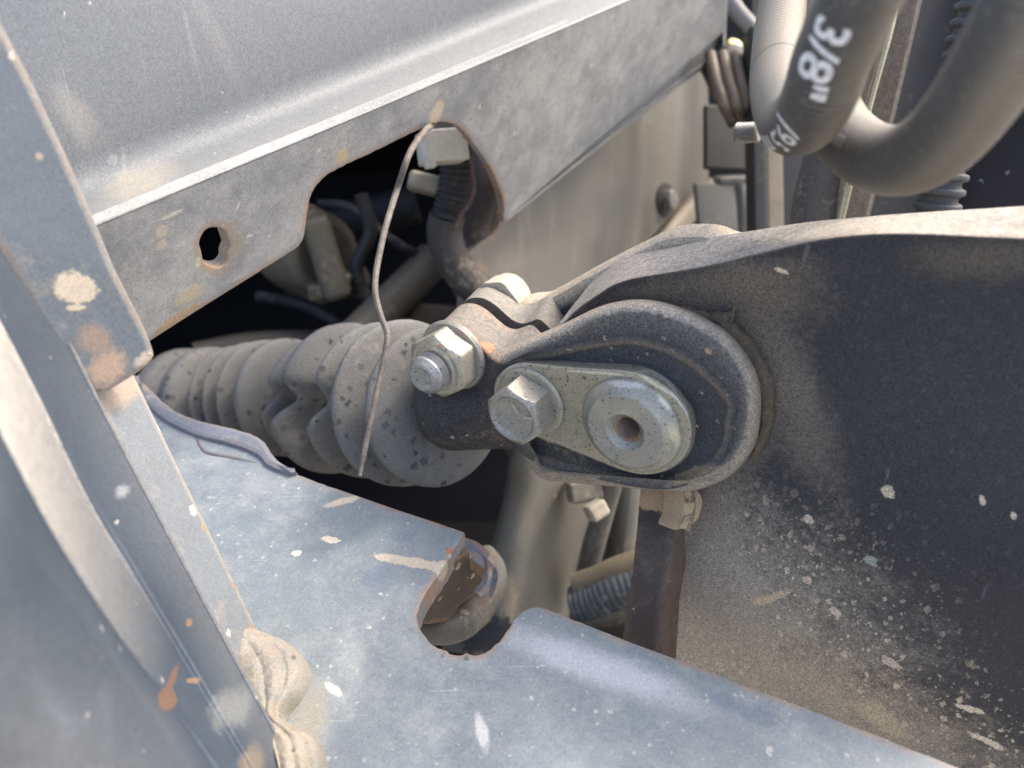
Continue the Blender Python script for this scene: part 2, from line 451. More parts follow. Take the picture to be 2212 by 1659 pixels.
dirty('fascia_sheet_paint', upl, (.128, .146, .160), (.152, .168, .180), dust=(.42, .42, .41), amt=.30, cloud=7, rough=.5, specks=[(150, .12, (.6, .58, .54), None)], scratch=.25,
      streak=((0, .2, .9), (150, 16, 16), .42), pl=.3, bump=.28,
      spots=[(242, 345, 11, 11, 0, (.26, .27, .28), .3), (470, 95, 16, 90, -22, (.24, .24, .245), 1.6), (165, 250, 30, 60, -25, (.30, .29, .27), 1.1), (300, 400, 80, 30, -25, (.36, .34, .29), 1.2)])

# ================================================================== OLIVE COVER behind
cov = thing('side_cover', P(1300, 500, .5), 'smooth olive grey sheet cover behind the arched opening and the hinge', 'cover')
CV = plane3(P(1020, 600, .50), P(1530, 200, .70), P(1500, 480, .70))
cv_out = [(1095, 420, 'c'), (1250, 250, 'c'), (1530, 0, 'c'), (1532, 380), (1528, 395), (1500, 420), (1440, 480), (1395, 530, 'c'), (1380, 700, 'c'), (1300, 900, 'c'), (1120, 1000, 'c'), (1060, 900, 'c'),
          (1000, 720, 'c'), (1003, 640), (1018, 600), (1020, 585), (1012, 565), (1014, 545), (1040, 520), (1075, 492)]
c1 = slab('cover_sheet', cv_out, CV, .006, .0018, parent=cov, edge=(.1, .35), bleed=.004)
dirty('cover_paint', c1, OLIVE, (.125, .12, .105), amt=.2, dust=(.34, .31, .26), cloud=8, rough=.62, streak=((0, 0, .1), (120, 14, 14), .3), pl=CV, bump=.2,
      spots=[(1100, 560, 40, 26, -20, (.18, .165, .14), 1.2), (1030, 610, 20, 40, 0, (.33, .2, .13), 1.2)])
# cover's lower right folded lip
lip = ruled('folded_lip', [([(1536, 385, .69), (1475, 440, .685), (1392, 530, .67)], .5, .6), ([(1546, 392, .675), (1487, 450, .67), (1404, 545, .655)], .9, .9),
            ([(1562, 398, .69), (1510, 462, .69), (1440, 560, .675)], .8, .6)], rnd=.002, parent=cov, thick=.002)
dirty('cover_lip_paint', lip, OLIVE, amt=.6, cloud=20, dust=(.62, .55, .42))
bt = CV.hit(1436, 432)
cb = lathe('bolt_washer', CV, bt, [(.0135, 0), (.0135, .0018), (.011, .002)], parent=cov, seg=48); dirty('cover_washer_rubber', cb, (.04, .04, .038), amt=.1)
cb = lathe('cover_bolt', CV, bt, [(.008, .0015), (.008, .0075), (.0070, .0088), (.002, .0090)], hexr=.0074, parent=cov, seg=48); dirty('cover_bolt_metal', cb, (.24, .235, .22), amt=.3, metal=.4, rough=.4)

# lower part of cover seen under the hinge
low = thing('lower_guard', P(1150, 1150, .5), 'curved olive guard sheet seen below the hinge behind the notched plate', 'guard')
lg = ruled('guard_sheet', [([(1122, 900, .47), (1104, 990, .47), (1096, 1050, .475), (1078, 1130, .48), (1056, 1200, .485), (1000, 1330, .49), (900, 1480, .49)], .1, .3),
                           ([(1145, 900, .455), (1135, 990, .455), (1125, 1080, .46), (1108, 1170, .465), (1100, 1240, .47), (1110, 1340, .475), (1120, 1480, .475)], .35, .45),
                           ([(1300, 900, .50), (1292, 1000, .50), (1280, 1080, .505), (1255, 1170, .51), (1240, 1240, .515), (1225, 1340, .52), (1210, 1480, .52)], .2, .5)],
           rnd=.012, parent=low, thick=.003, wob=.003)
dirty('guard_paint', lg, (.095, .096, .088), (.08, .08, .074), dust=(.27, .255, .215), amt=.3, cloud=14, rough=.6, specks=[(70, .3, (.42, .37, .28), None)], pl=.48,
      spots=[(1095, 1310, 20, 60, 0, (.42, .35, .24), 1.), (1050, 1370, 70, 40, 0, (.05, .05, .055), .4)])  # the dark ellipse is a shadow painted on the guard

# ================================================================== NOTCHED PLATE (bottom)
MP = Plane(P(1003, 1148, .33), V((-.04, .75, .66)))
mp_out = zF([(-1500, -700, 'c')]) and [(260, 790, 'c'), (298, 817), (367, 879), (423, 905), (470, 917), (512, 927), (545, 938), (568, 952), (582, 972), (600, 995), (627, 1014), (650, 1027), (732, 1057, 'c'), (860, 1099, 'c'), (1003, 1148, 'c'),
          (985, 1181, 'c'), (966, 1212), (942, 1250), (920, 1282), (906, 1310), (901, 1337), (911, 1363), (929, 1386), (952, 1402), (966, 1405), (972, 1411), (996, 1414), (1007, 1409), (1032, 1414), (1058, 1401), (1084, 1376),
          (1101, 1352), (1112, 1335), (1128, 1320), (1148, 1311), (1174, 1312), (1194, 1319), (1220, 1329), (1300, 1361, 'c'), (1423, 1408, 'c'), (1560, 1460, 'c'), (1739, 1527, 'c'), (1900, 1590, 'c'), (2077, 1659, 'c'), (2300, 1750, 'c'),
          (2300, 1950, 'c'), (900, 2000, 'c'), (300, 1750, 'c'), (120, 1200, 'c')]
npl = thing('notched_plate', MP.hit(1100, 1550), 'thick blue grey steel plate with a keyhole notch along the bottom', 'plate')
mpl = slab('plate', mp_out, MP, .0105, .0009, parent=npl, edge=(.25, .75), jit=.0005, bleed=.0022)
BLUEG = (.182, .216, .235)
dirty('notched_plate_paint', mpl, BLUEG, (.148, .180, .20), dust=(.38, .40, .395), amt=.50, cloud=9, rough=.42, scratch=.3, pl=MP, bump=.3, grain=.16,
      specks=[(140, .24, (.42, .41, .38), None), (420, .36, (.44, .44, .42), None)],
      spots=[(845, 1206, 40, 9, 8, CREAM, .22), (900, 1216, 52, 11, 10, CREAM, .22), (958, 1228, 18, 22, 40, CREAM, .22), (714, 1166, 20, 7, 12, (.62, .56, .44), .25), (740, 1083, 40, 7, -15, (.5, .44, .34), .6),
             (970, 1190, 9, 6, 30, (.36, .16, .09), .3), (640, 1195, 10, 6, 0, (.6, .57, .5), .3), (720, 1490, 26, 10, 40, (.6, .57, .5), .6), (670, 1560, 36, 80, 0, (.30, .275, .22), 1.1), (870, 1160, 30, 10, 0, (.16, .19, .24), .9),
             (810, 1245, 36, 24, 0, (.14, .17, .22), 1.1), (1290, 1440, 200, 34, 20, (.50, .52, .55), 1.3), (1600, 1530, 90, 18, 22, (.15, .18, .23), 1.1), (1040, 1580, 12, 36, -15, (.6, .6, .58), .7), (540, 1420, 30, 26, 0, (.40, .28, .17), 1.)])
# raised pressed pocket near the plate's upper corner
pk = tube('pressed_fold', [], 0, parent=npl, fr=frames(resample([MP.hit(x, y, -.0006) for x, y in curve([(405, 935), (425, 948), (434, 963), (449, 979), (500, 989), (566, 1004)], closed=False)], 40, closed=False), up=MP.n), seg=16,
          rad=lambda t, a, s: .0013 * (max(.02, math.sin(math.pi * t)) ** .4))
dirty('pressed_fold_paint', pk, (.17, .17, .18), amt=.4, dust=(.38, .31, .25))
lp = slab('raised_lip', [(290, 806, 'c'), (298, 816), (367, 878), (423, 904), (470, 916), (512, 926), (545, 937), (570, 952), (585, 974), (604, 994), (640, 1016), (625, 1020), (596, 1012), (572, 1000), (560, 985), (542, 974), (512, 962), (475, 951), (434, 941), (390, 924), (340, 895), (300, 850)],
          Plane(MP.hit(500, 940, .0024), MP.n), .004, .0020, parent=npl, edge=(.1, .1), bleed=.0006)
dirty('raised_lip_paint', lp, (.17, .19, .23), amt=.35)

# hook tab under the plate
tabp = thing('hook_tab', MP.hit(1040, 1220, -.02), 'rounded blue grey steel tab with a speckled brown inner face under the notch', 'tab')
tb_out = [(960, 1140, 'c'), (1010, 1158), (1032, 1166), (1052, 1182), (1066, 1200), (1070, 1218), (1068, 1240), (1062, 1262), (1050, 1278), (1040, 1290, 'c'), (1052, 1250), (1050, 1236), (1036, 1222), (1012, 1204), (985, 1200, 'c'), (930, 1190, 'c')]
tbs = slab('tab_rim', tb_out, Plane(MP.hit(1040, 1220, -.014), MP.n), .008, .0022, parent=tabp, edge=(.3, .9))
dirty('tab_paint', tbs, (.17, .20, .25), amt=.4, pl=Plane(MP.hit(1040, 1220, -.014), MP.n), specks=[(200, .3, (.5, .42, .32), None)], spots=[(1062, 1215, 9, 36, 5, (.5, .38, .3), .35)])
TW = plane3(P(1012, 1200, .335), P(1052, 1237, .36), P(915, 1360, .33))
inn = slab('inner_face', [(1010, 1190, 'c'), (1056, 1232), (1054, 1256), (1048, 1272), (1020, 1290), (992, 1312), (965, 1342), (905, 1352, 'c'), (880, 1300, 'c')], TW, .004, .001, parent=tabp, edge=(.2, .6))
dirty('tab_inner_paint', inn, (.085, .07, .05), (.06, .05, .04), amt=.3, pl=TW, dust=(.3, .22, .12), specks=[(260, .5, (.55, .43, .27), None)])
orb = tube('olive_rim', [(880, 1352, .345), (930, 1362, .35), (985, 1355, .36), (1030, 1322, .375), (1058, 1276, .392), (1066, 1235, .41), (1050, 1200, .43)], .0048, parent=tabp, n=60,
           rad=lambda t, a, s: .0056 + .0016 * math.sin(t * 3) + .0003 * noise.noise(V((t * 20, math.cos(a), math.sin(a)))))
dirty('olive_rim_paint', orb, (.12, .118, .105), amt=.35, specks=[(160, .4, (.42, .36, .26), None)])

# ================================================================== LEFT FRAME
AP = plane3(P(0, 35, .205), P(338, 766, .262), P(60, 549, .225))
strap = thing('frame_strap', AP.hit(200, 700), 'grey blue strap plate at upper left with tan mud patch and rusty lower end', 'strap')
st = slab('strap_plate', [(-60, -90, 'c'), (0, 38, 'c'), (60, 150), (92, 215), (150, 340, 'c'), (212, 482, 'c'), (252, 580, 'c'), (321, 718), (337, 762), (336, 772), (325, 790), (296, 812), (255, 838), (214, 866, 'c'), (120, 760, 'c'), (-40, 480, 'c'), (-200, 200, 'c')],
          AP, .007, .0022, parent=strap, edge=(.35, .25), bleed=.001)
dirty('strap_paint', st, (.135, .162, .192), (.105, .130, .158), amt=.33, cloud=16, rough=.5, pl=AP, bump=.35, specks=[(120, .2, (.6, .56, .48), None)],
      spots=[(162, 622, 46, 33, 15, CREAM, .25), (165, 665, 20, 7, 0, CREAM, .5), (205, 735, 34, 30, 40, (.30, .22, .17), .9), (232, 800, 44, 30, -35, (.42, .30, .21), .9), (310, 778, 26, 12, -35, (.52, .46, .36), .8), (84, 340, 9, 9, 0, (.36, .30, .24), .6)])
BP2 = Plane(AP.hit(214, 866, -.007), AP.n)
rb = thing('frame_upright', BP2.hit(400, 1200), 'narrow grey upright plate running down from the strap to the weld', 'upright')
BPL = plane3(BP2.hit(214, 866), P(294, 816, .282), P(560, 1440, .288))
up1 = slab('upright_plate', [(180, 780, 'c'), (270, 770, 'c'), (296, 818, 'c'), (400, 1035, 'c'), (500, 1240, 'c'), (580, 1405), (583, 1414), (575, 1424), (545, 1445), (513, 1466, 'c'), (440, 1370, 'c'), (300, 1080, 'c')], BPL, .004, .0013, parent=rb, edge=(.6, .3))
dirty('upright_paint', up1, (.185, .21, .235), (.15, .17, .195), amt=.38, cloud=18, rough=.5, pl=BPL, specks=[(130, .3, (.66, .62, .55), None)],
      spots=[(262, 850, 50, 26, -35, (.38, .30, .23), 1.), (418, 1103, 7, 11, -30, (.48, .46, .41), .4), (440, 1138, 6, 7, 0, (.32, .25, .18), .6), (548, 1362, 12, 13, 0, (.28, .19, .12), .7), (505, 1265, 5, 8, 0, (.30, .21, .14), .5), (535, 1445, 34, 15, -35, (.22, .15, .13), .5), (345, 925, 3, 9, -30, (.7, .7, .65), .3)])

rail = thing('frame_rail', P(300, 1300, .22), 'wide folded blue grey rail at lower left with cream dust band and rust drips', 'rail')
L0 = [(-60, 310, .212), (60, 549, .228), (214, 863, .247), (401, 1218, .256), (520, 1440, .258), (660, 1695, .258), (760, 1880, .255)]
Lw = [(x - 12, y - 2, d + .022) for x, y, d in L0]
L1 = [(-90, 520, .212), (0, 676, .218), (87, 843, .226), (201, 1077, .234), (294, 1230, .238), (420, 1440, .240), (600, 1740, .238)]
L3 = [(-90, 790, .168), (0, 950, .175), (87, 1117, .184), (167, 1251, .196), (260, 1390, .212), (390, 1560, .224), (560, 1800, .228)]
L4 = [(-90, 930, .166), (0, 1077, .168), (60, 1180, .173), (120, 1271, .182), (234, 1411, .198), (350, 1580, .212), (500, 1840, .222)]
L4b = [(x - 9, y + 16, d + .004) for x, y, d in L4]
L5 = [(-350, 1150, .140), (-150, 1450, .148), (-60, 1600, .152), (20, 1720, .157), (100, 1850, .162), (200, 2000, .17), (300, 2150, .18)]
rs = ruled('rail_sheet', [(Lw, .0, .0), (L0, .3, .2), ([(x - 8, y + 9, d) for x, y, d in L0], .0, .1), (L1, .0, .0), ([(x - 12, y + 10, d - .0006) for x, y, d in L1], .75, .0), ([(x + 8, y - 10, d + .001) for x, y, d in L3], .85, .0), (L3, .0, .0), (L4, .0, .05), (L5, .0, .2)], n=70, rnd=.0018, parent=rail, thick=.0006, fade=1.45)
dirty('rail_paint', rs, (.050, .066, .088), (.040, .054, .074), dust=(.54, .515, .47), amt=.12, cloud=11, rough=.30, pl=.235, bump=.2, spec=.5, specks=[(200, .2, (.4, .39, .36), None)],
      spots=[(362, 1512, 20, 22, -20, (.14, .085, .06), .2), (371, 1470, 8, 32, 12, (.13, .08, .06), .2), (418, 1470, 14, 6, 5, (.19, .135, .09), .3), (408, 1345, 7, 9, 0, (.18, .12, .085), .3), (505, 1530, 44, 40, -15, (.19, .20, .20), 1.), (545, 1650, 26, 34, 0, (.20, .16, .115), .9), (265, 1062, 14, 16, 30, (.27, .29, .31), 1.), (90, 1560, 120, 70, 10, (.22, .25, .29), 1.2)])
ws = tube('edge_weld', [(-30, 1520, .19), (10, 1570, .19), (40, 1620, .192), (90, 1665, .195), (150, 1720, .2)], .003, parent=rail, n=80, rad=lambda t, a, s: .0032 + .0012 * noise.noise(V((s * 120, math.cos(a), math.sin(a)))))
dirty('edge_weld_paint', ws, (.30, .29, .27), amt=.5, dust=(.5, .46, .38))

# weld bead where rail meets plate
wb = thing('weld_bead', MP.hit(620, 1500), 'cream dusted lumpy weld bead between the left rail and the bottom plate', 'weld')
wo = resample(curve([(556, 1372), (590, 1380), (628, 1394), (655, 1416), (671, 1445), (672, 1475), (655, 1510), (630, 1540), (621, 1560), (630, 1574), (660, 1586), (688, 1602), (703, 1630), (710, 1670), (715, 1720)], closed=False), 150, closed=False)
wi = resample(curve([(500, 1400), (505, 1425), (512, 1450), (520, 1470), (530, 1490), (542, 1515), (552, 1535), (560, 1550), (570, 1570), (582, 1590), (595, 1615), (605, 1640), (615, 1670), (625, 1720)], closed=False), 150, closed=False)
vs, fs, wr = [], [], []
NU = 60
for i, (a, b) in enumerate(zip(wo, wi)):
    for k in range(NU + 1):
        u = k / NU; p = a.lerp(b, u)
        wv = .011 * (1 - (1 - min(1, u * 1.25)) ** 2) ** .5
        ph = u * 3.1 + .10 * math.sin(i * .07) + .12 * noise.noise(V((i * .05, 0, 3)))
        wv += .0016 * (abs(math.sin(ph * math.pi)) ** .8 - .6) * min(1, u * 6) * (.7 + .6 * noise.noise(V((i * .03, u * 2, 7))))
        q = MP.hit(p.x, p.y, 0)
        wv += .0007 * noise.noise(q * 160) + .0003 * noise.noise(q * 600) - .0012 * (1 - min(1, u * 12))
        vs.append(q + MP.n * wv); wr.append((.25 + .5 * noise.noise(q * 90), .15))
for i in range(149):
    for k in range(NU):
        m = NU + 1; fs.append((i*m + k, i*m + k + 1, (i+1)*m + k + 1, (i+1)*m + k))
b_ = finish('bead', vs, fs, wb, wr, sharp=0, wn=False, nrm=True)
dirty('weld_paint', b_, (.20, .205, .20), (.27, .25, .20), amt=.34, dust=(.38, .355, .295), rough=.5, specks=[(260, .4, (.10, .085, .07), None)], bump=.8)

# ================================================================== HINGE CASTING
NB = V((-.52, -.45, .72)); BP = Plane(P(1355, 932, .30), NB)
hin = thing('hinge_casting', BP.hit(1300, 900), 'black dusty cast clevis with a split clamp and a teardrop flange round the pin', 'bracket')
O1 = zoom(877.8 , 548.6, .372)
o1 = curve(z5([(480, 760), (470, 660), (500, 600), (600, 542), (700, 493), (930, 395), (1100, 312), (1230, 274), (1350, 262), (1480, 275), (1620, 318), (1750, 376), (1870, 452), (1965, 560), (2035, 680), (2063, 800), (2060, 950), (2030, 1100), (1955, 1220), (1850, 1308),
           (1700, 1368), (1600, 1378), (1400, 1366), (1100, 1340), (880, 1320), (800, 1305), (745, 1255), (700, 1170), (640, 1085), (560, 990), (505, 880)]))
o2 = curve(z5([(560, 830), (560, 720), (640, 650), (760, 610), (900, 575), (1030, 545), (1180, 520), (1300, 513), (1430, 535), (1550, 580), (1660, 645), (1760, 730), (1840, 815), (1880, 890), (1862, 960), (1862, 1030), (1825, 1140), (1750, 1230), (1640, 1300), (1500, 1330),
           (1350, 1318), (1200, 1290), (1000, 1240), (820, 1190), (720, 1150), (640, 1060), (590, 950)]))
def sh(pts, dx, dy): return [(x + dx, y + dy) for x, y in pts]
tf = loft('pin_flange', [(o1, -.0175, .45, .2), (sh(inset(o1, 1), -3, 1.5), -.011, .6, .2), (sh(inset(o1, 4), -7, 3), -.0055, .75, .12), (sh(inset(o1, 10), -8, 4), -.0025, .75, .05), (sh(inset(o1, 19), -8, 4), -.0006, .6, .05), (sh(inset(o1, 27), -8, 4), .0, .25, 0),
          (inset(o2, -14), -.0008, .05, 0), (inset(o2, -4), -.0018, .25, 0), (o2, -.003, .4, .25), (inset(o2, 7), -.0046, .1, 0), (inset(o2, 14), -.005, .05, 0)], BP, n=220, parent=hin, sharp=60, hole=(BP.hit(1363, 918, 0), .0165))
dirty('cast_paint_flange', tf, (.042, .050, .066), (.034, .037, .044), dust=(.42, .385, .32), amt=.24, cloud=30, rough=.62, grain=.6, pl=BP, bump=.7, specks=[(330, .35, (.45, .38, .29), None)],
      spots=[(1530, 760, 8, 8, 0, (.42, .28, .2), .5), (1240, 985, 90, 3.5, 16, (.44, .33, .26), .5), (1230, 970, 8, 3, 20, (.6, .5, .4), .3), (1500, 1030, 60, 8, -18, (.35, .28, .2), .8)])
# clamp, front half and rear half
fF = curve(zB([(262, 740), (292, 610), (370, 525), (470, 498), (590, 542), (700, 622), (795, 712), (860, 800), (960, 830), (1100, 800), (1180, 900), (1150, 1100), (1000, 1200), (800, 1230), (620, 1200), (440, 1130), (320, 1000), (265, 870)]))
fS = curve(zB([(520, 480), (545, 370), (620, 325), (720, 330), (820, 386), (900, 457), (980, 522), (1060, 547), (1140, 527), (1200, 510), (1260, 556), (1330, 640), (1370, 800), (1300, 950), (1150, 1000), (950, 1000), (760, 950), (600, 800), (530, 620)]))
rS = [(x + 16, y - 13) for x, y in fS]
rR = curve(zB([(680, 330), (705, 215), (790, 165), (880, 165), (985, 215), (1060, 265), (1115, 318), (1180, 322), (1260, 300), (1360, 260), (1440, 330), (1520, 520), (1540, 700), (1460, 850), (1310, 880), (1110, 860), (920, 800), (760, 650), (690, 480)]))
def lerp_o(a, b, t, n=160):
    A = resample(a, n); B = resample(b, n); return [tuple(p.lerp(q, t)) for p, q in zip(A, B)]
ch = loft('clamp_front', [(fS, -.024, .45, .1), (inset(fS, -.6), -.0228, .8, .5), (lerp_o(fS, fF, .25), -.018, .75, .1), (lerp_o(fS, fF, .55), -.011, .65, .1), (lerp_o(fS, fF, .8), -.0048, .6, .2), (inset(lerp_o(fS, fF, .96), .5), -.0012, .35, .45), (inset(fF, 3), -.0002, .05, .3), (inset(fF, 6), 0, .0, 0)], BP, n=160, parent=hin, sharp=60)
cr = loft('clamp_rear', [(rR, -.052, .7, .1), (lerp_o(rR, rS, .15), -.048, .85, .05), (lerp_o(rR, rS, .6), -.037, .8, .0), (inset(rS, -.5), -.0305, .75, .1), (rS, -.0292, .3, .1)], BP, n=160, parent=hin, sharp=60)
for o_, k in ((ch, 'clamp_front_paint'), (cr, 'clamp_rear_paint')):
    dirty(k, o_, (.04, .045, .055), (.04, .04, .042), dust=(.29, .275, .24), amt=.30, cloud=45, rough=.6, grain=.3, pl=BP, bump=.6,
          spots=[(1046, 748, 8, 22, -30, (.46, .24, .14), .5), (1013, 668, 13, 6, 10, (.46, .25, .16), .5), (1033, 652, 12, 4, 0, (.46, .25, .16), .5), (1040, 727, 9, 9, 0, (.5, .36, .24), .7)] if k == 'clamp_front_paint' else
                [(1033, 652, 12, 5, 0, (.42, .24, .16), .5)])
RF = [(1040, 690, 'c'), (1085, 668), (1125, 656), (1160, 652), (1185, 640), (1225, 618), (1262, 597), (1320, 566), (1367, 543), (1400, 526), (1427, 514), (1465, 507), (1501, 506), (1530, 509), (1560, 520), (1640, 560), (1650, 700, 'c'), (1500, 830, 'c'), (1250, 830, 'c'), (1100, 780, 'c')]
rf = slab('rear_flange', RF, Plane(BP.at(0, 0, -.050), BP.n), .013, .005, parent=hin, edge=(.9, .1), bleed=.003)
dirty('cast_paint_rear', rf, (.05, .06, .078), amt=.32, dust=(.55, .48, .37), cloud=30, rough=.6, grain=.35)
hb = lathe('clamp_bolt_head', BP, BP.hit(1085, 650, -.052), [(.0115, 0.004), (.0115, -.006), (.0105, -.0085), (.004, -.009)], seg=48, hexr=.0105, hexrot=.3, parent=hin)
dirty('bolt_head_dusty', hb, (.3, .28, .24), amt=.8, dust=(.62, .56, .45))
# barrel
ax = [(1330, 862, .342), (1230, 862, .345), (1130, 863, .348), (1050, 866, .352), (985, 870, .356), (955, 872, .359), (932, 874, .361)]
def barrel_r(t, a, s):
    e = max(0, (t - .86) / .14); return .0212 * math.sqrt(max(.02, 1 - (e * .62) ** 2)) * (.97 + .03 * min(1, t * 3))
br = tube('barrel', ax, .02, n=40, seg=64, rad=barrel_r, parent=hin, sharp=35)
dirty('cast_paint_barrel', br, (.035, .037, .045), (.045, .042, .038), dust=(.38, .32, .24), amt=.34, cloud=28, rough=.65, grain=.7, bump=.7, specks=[(330, .35, (.45, .38, .29), None)])

# nut and stud
def zinc(name, o, base=(.52, .475, .435), amt=.35, **k):
    return dirty(name, o, (base[0], base[1] * .955, base[2] * .88), tuple(c * .8 for c in base), dust=(.55, .515, .43), amt=amt, metal=.5, rough=.40, cloud=60, grain=.2, bump=.35, specks=k.pop('specks', [(800, .5, (.10, .095, .085), None)]), scratch=.25, **k)
nut = thing('pinch_nut', BP.hit(975, 762, 0), 'left hand zinc flanged hex nut with a red paint mark on its threaded stud', 'nut')
nc = BP.hit(982, 765, 0)
H = .0135
hexp = [(.0150, 0), (.0152, .0012), (.0146, .0024), (.0140, .0030), (.0139, .0032)] + [(min(.0139, .0113 + (H - h) * 1.5), h) for h in [.0045, .006, .0075, .009, .010, .0108, .0115, .0122, .0128, .0132, .0135]] + [(.0098, .01352), (.0090, .0142), (.0086, .0143)]
# the flange itself is round; hexagon starts above it
fw = lathe('washer_face', BP, nc, [(.0152, 0), (.0154, .0012), (.0148, .0026), (.0125, .0032)], parent=nut); zinc('zinc_nut_washer', fw, (.36, .36, .33))
hx = lathe('hex_body', BP, nc, [(r, h) for r, h in hexp if h >= .003], seg=96, hexr=.0124, hexrot=.62, parent=nut, sharp=24)
zinc('zinc_nut', hx, (.45, .44, .38), pl=Plane(BP.at(0, 0, .009), BP.n), spots=[(967, 737, 8, 13, 10, (.55, .27, .22), .3), (950, 752, 9, 6, 0, (.55, .36, .3), .5), (955, 738, 12, 12, 0, (.6, .56, .4), .7), (985, 760, 20, 8, 10, (.55, .52, .36), .8)])
sp_ = [(.0081, .012)]
for k in range(4): sp_ += [(.0070, .0145 + k * .0014), (.0081, .0152 + k * .0014)]
sp_ += [(.0079, .0202), (.0062, .0222), (.0052, .0227), (.0044, .0224), (.0030, .0220)]
sd = lathe('stud', BP, nc, sp_, parent=nut, sharp=20); zinc('zinc_stud', sd, (.36, .37, .38), amt=.3)

# lock plate
lk = thing('lock_plate', BP.hit(1250, 870), 'tapered yellowish zinc locking plate bolted over the pin', 'plate')
k0 = curve(zA([(120, 540), (103, 430), (130, 320), (200, 240), (280, 185), (380, 158), (500, 160), (800, 172), (1100, 195), (1430, 205), (1560, 228), (1700, 290), (1850, 400), (1960, 520), (2040, 650), (2066, 800), (2050, 960), (1990, 1090), (1880, 1190), (1720, 1262), (1560, 1280), (1400, 1250), (1250, 1198), (900, 1053), (560, 922), (400, 850), (260, 760), (165, 650)]))
k1 = curve(zA([(128, 560), (116, 460), (140, 360), (210, 275), (300, 225), (390, 205), (500, 208), (800, 240), (1100, 258), (1400, 282), (1600, 335), (1760, 425), (1880, 540), (1970, 680), (2012, 830), (2003, 970), (1950, 1090), (1860, 1180), (1720, 1248), (1560, 1268), (1400, 1240), (1250, 1190), (900, 1046), (560, 916), (410, 845), (275, 760), (175, 660)]))
lkm = loft('plate', [(k0, -.005, .3, 0), (lerp_o(k0, k1, .8), .0016, .2, 0), (inset(lerp_o(k0, k1, .95), .4), .0021, .6, 0), (inset(k1, 1.5), .0023, .2, 0)], BP, n=160, parent=lk, sharp=50, hole=(BP.hit(1363, 918, 0), .0165))
zinc('zinc_plate', lkm, (.40, .385, .30), amt=.30, pl=BP, specks=[(520, .50, (.10, .098, .09), None), (1000, .6, (.09, .085, .075), None)], spots=[(1500, 880, 13, 60, -38, (.62, .60, .52), .6), (1300, 800, 60, 3, 4, (.66, .63, .5), .5), (1430, 830, 60, 4, 32, (.68, .66, .55), .5), (1120, 800, 40, 24, 0, (.45, .44, .39), 1.)])
# lock bolt
lb = thing('lock_bolt', BP.hit(1146, 869, .002), 'big zinc hex bolt with a dished head at the narrow end of the locking plate', 'bolt')
lc = BP.hit(1148, 866, .0022)
H = .0142
w_ = lathe('flange', BP, lc, [(.0145, 0), (.0147, .0009), (.0138, .0019), (.0122, .0023)], parent=lb); zinc('zinc_bolt_flange', w_, (.40, .39, .33))
hp = [(.0128, .002)] + [(min(.0128, .0106 + (H - h) * 1.4), h) for h in [.004, .006, .008, .0095, .0108, .0118, .0126, .0132, .0138, .0142]] + [(.0099, .0146), (.0093, .0145), (.0086, .0135), (.0081, .0132), (.003, .0131)]
bh = lathe('hex_head', BP, lc, hp, seg=96, hexr=.0110, hexrot=.80, parent=lb, sharp=26)
zinc('zinc_bolt_head', bh, (.37, .37, .34), pl=Plane(BP.at(0, 0, .008), BP.n), spots=[(1112, 842, 17, 8, -25, (.56, .38, .34), .5), (1128, 819, 5, 4, 0, (.56, .38, .34), .4)])
for (cx, cy, a_) in ((325, 640, 62), (452, 722, 5)):
    (mx, my), = zA([(cx, cy)])
    c_ = BP.hit(mx, my, .0155); d1 = (BP.hit(mx + 10 * math.cos(R(a_)), my + 10 * math.sin(R(a_)), .0155) - c_).normalized(); d2 = BP.n.cross(d1)
    vs = []
    for hz in (-.0006, .0006):
        for sx, sy in ((-1, -1), (1, -1), (1, 1), (-1, 1)): vs.append(c_ + d1 * sx * .0021 + d2 * sy * .0004 + BP.n * hz)
    gm = finish('grade_mark', vs, [(0, 1, 2, 3), (4, 5, 6, 7), (0, 1, 5, 4), (1, 2, 6, 5), (2, 3, 7, 6), (3, 0, 4, 7)], bh, [(0, 0)] * 8, nrm=True)
    zinc('zinc_mark', gm, (.6, .58, .48), amt=.5)
# pin
pn = thing('hinge_pin', BP.hit(1365, 920, .002), 'round zinc pin with a threaded centre hole at the wide end of the locking plate', 'pin')
pc = BP.hit(1363, 918, .0022)
pp = [(.0196, -.001), (.0196, .0010), (.0191, .0018), (.0183, .0023), (.0172, .0028), (.0162, .0036), (.0156, .0046), (.0151, .0052), (.0145, .0055), (.0077, .0055), (.0074, .0053), (.0056, .0030)]
pm = lathe('pin_head', BP, pc, pp, parent=pn, sharp=32, capstart=False, capend=False)
zinc('zinc_pin', pm, (.40, .40, .36), amt=.33, pl=Plane(BP.at(0, 0, .0085), BP.n), spots=[(1430, 880, 10, 50, -38, (.66, .64, .56), .5), (1452, 960, 9, 40, -5, (.6, .58, .42), .8), (1345, 842, 46, 6, 6, (.58, .57, .53), .6), (1345, 902, 20, 14, 20, (.5, .47, .35), .9)])
# dark rust lining in the bore
tp = [(.0056, .0030)]
for k in range(13): tp += [(.0045, .0022 - k * .0022), (.0057, .0011 - k * .0022)]
tp += [(.0047, -.0280), (.0008, -.0285)]
bo = lathe('threaded_bore', BP, pc, tp, parent=pn, capstart=False, sharp=20)
dirty('bore_rust', bo, (.40, .38, .34), (.24, .15, .10), dust=(.40, .36, .30), amt=.15, metal=.3, rough=.45)

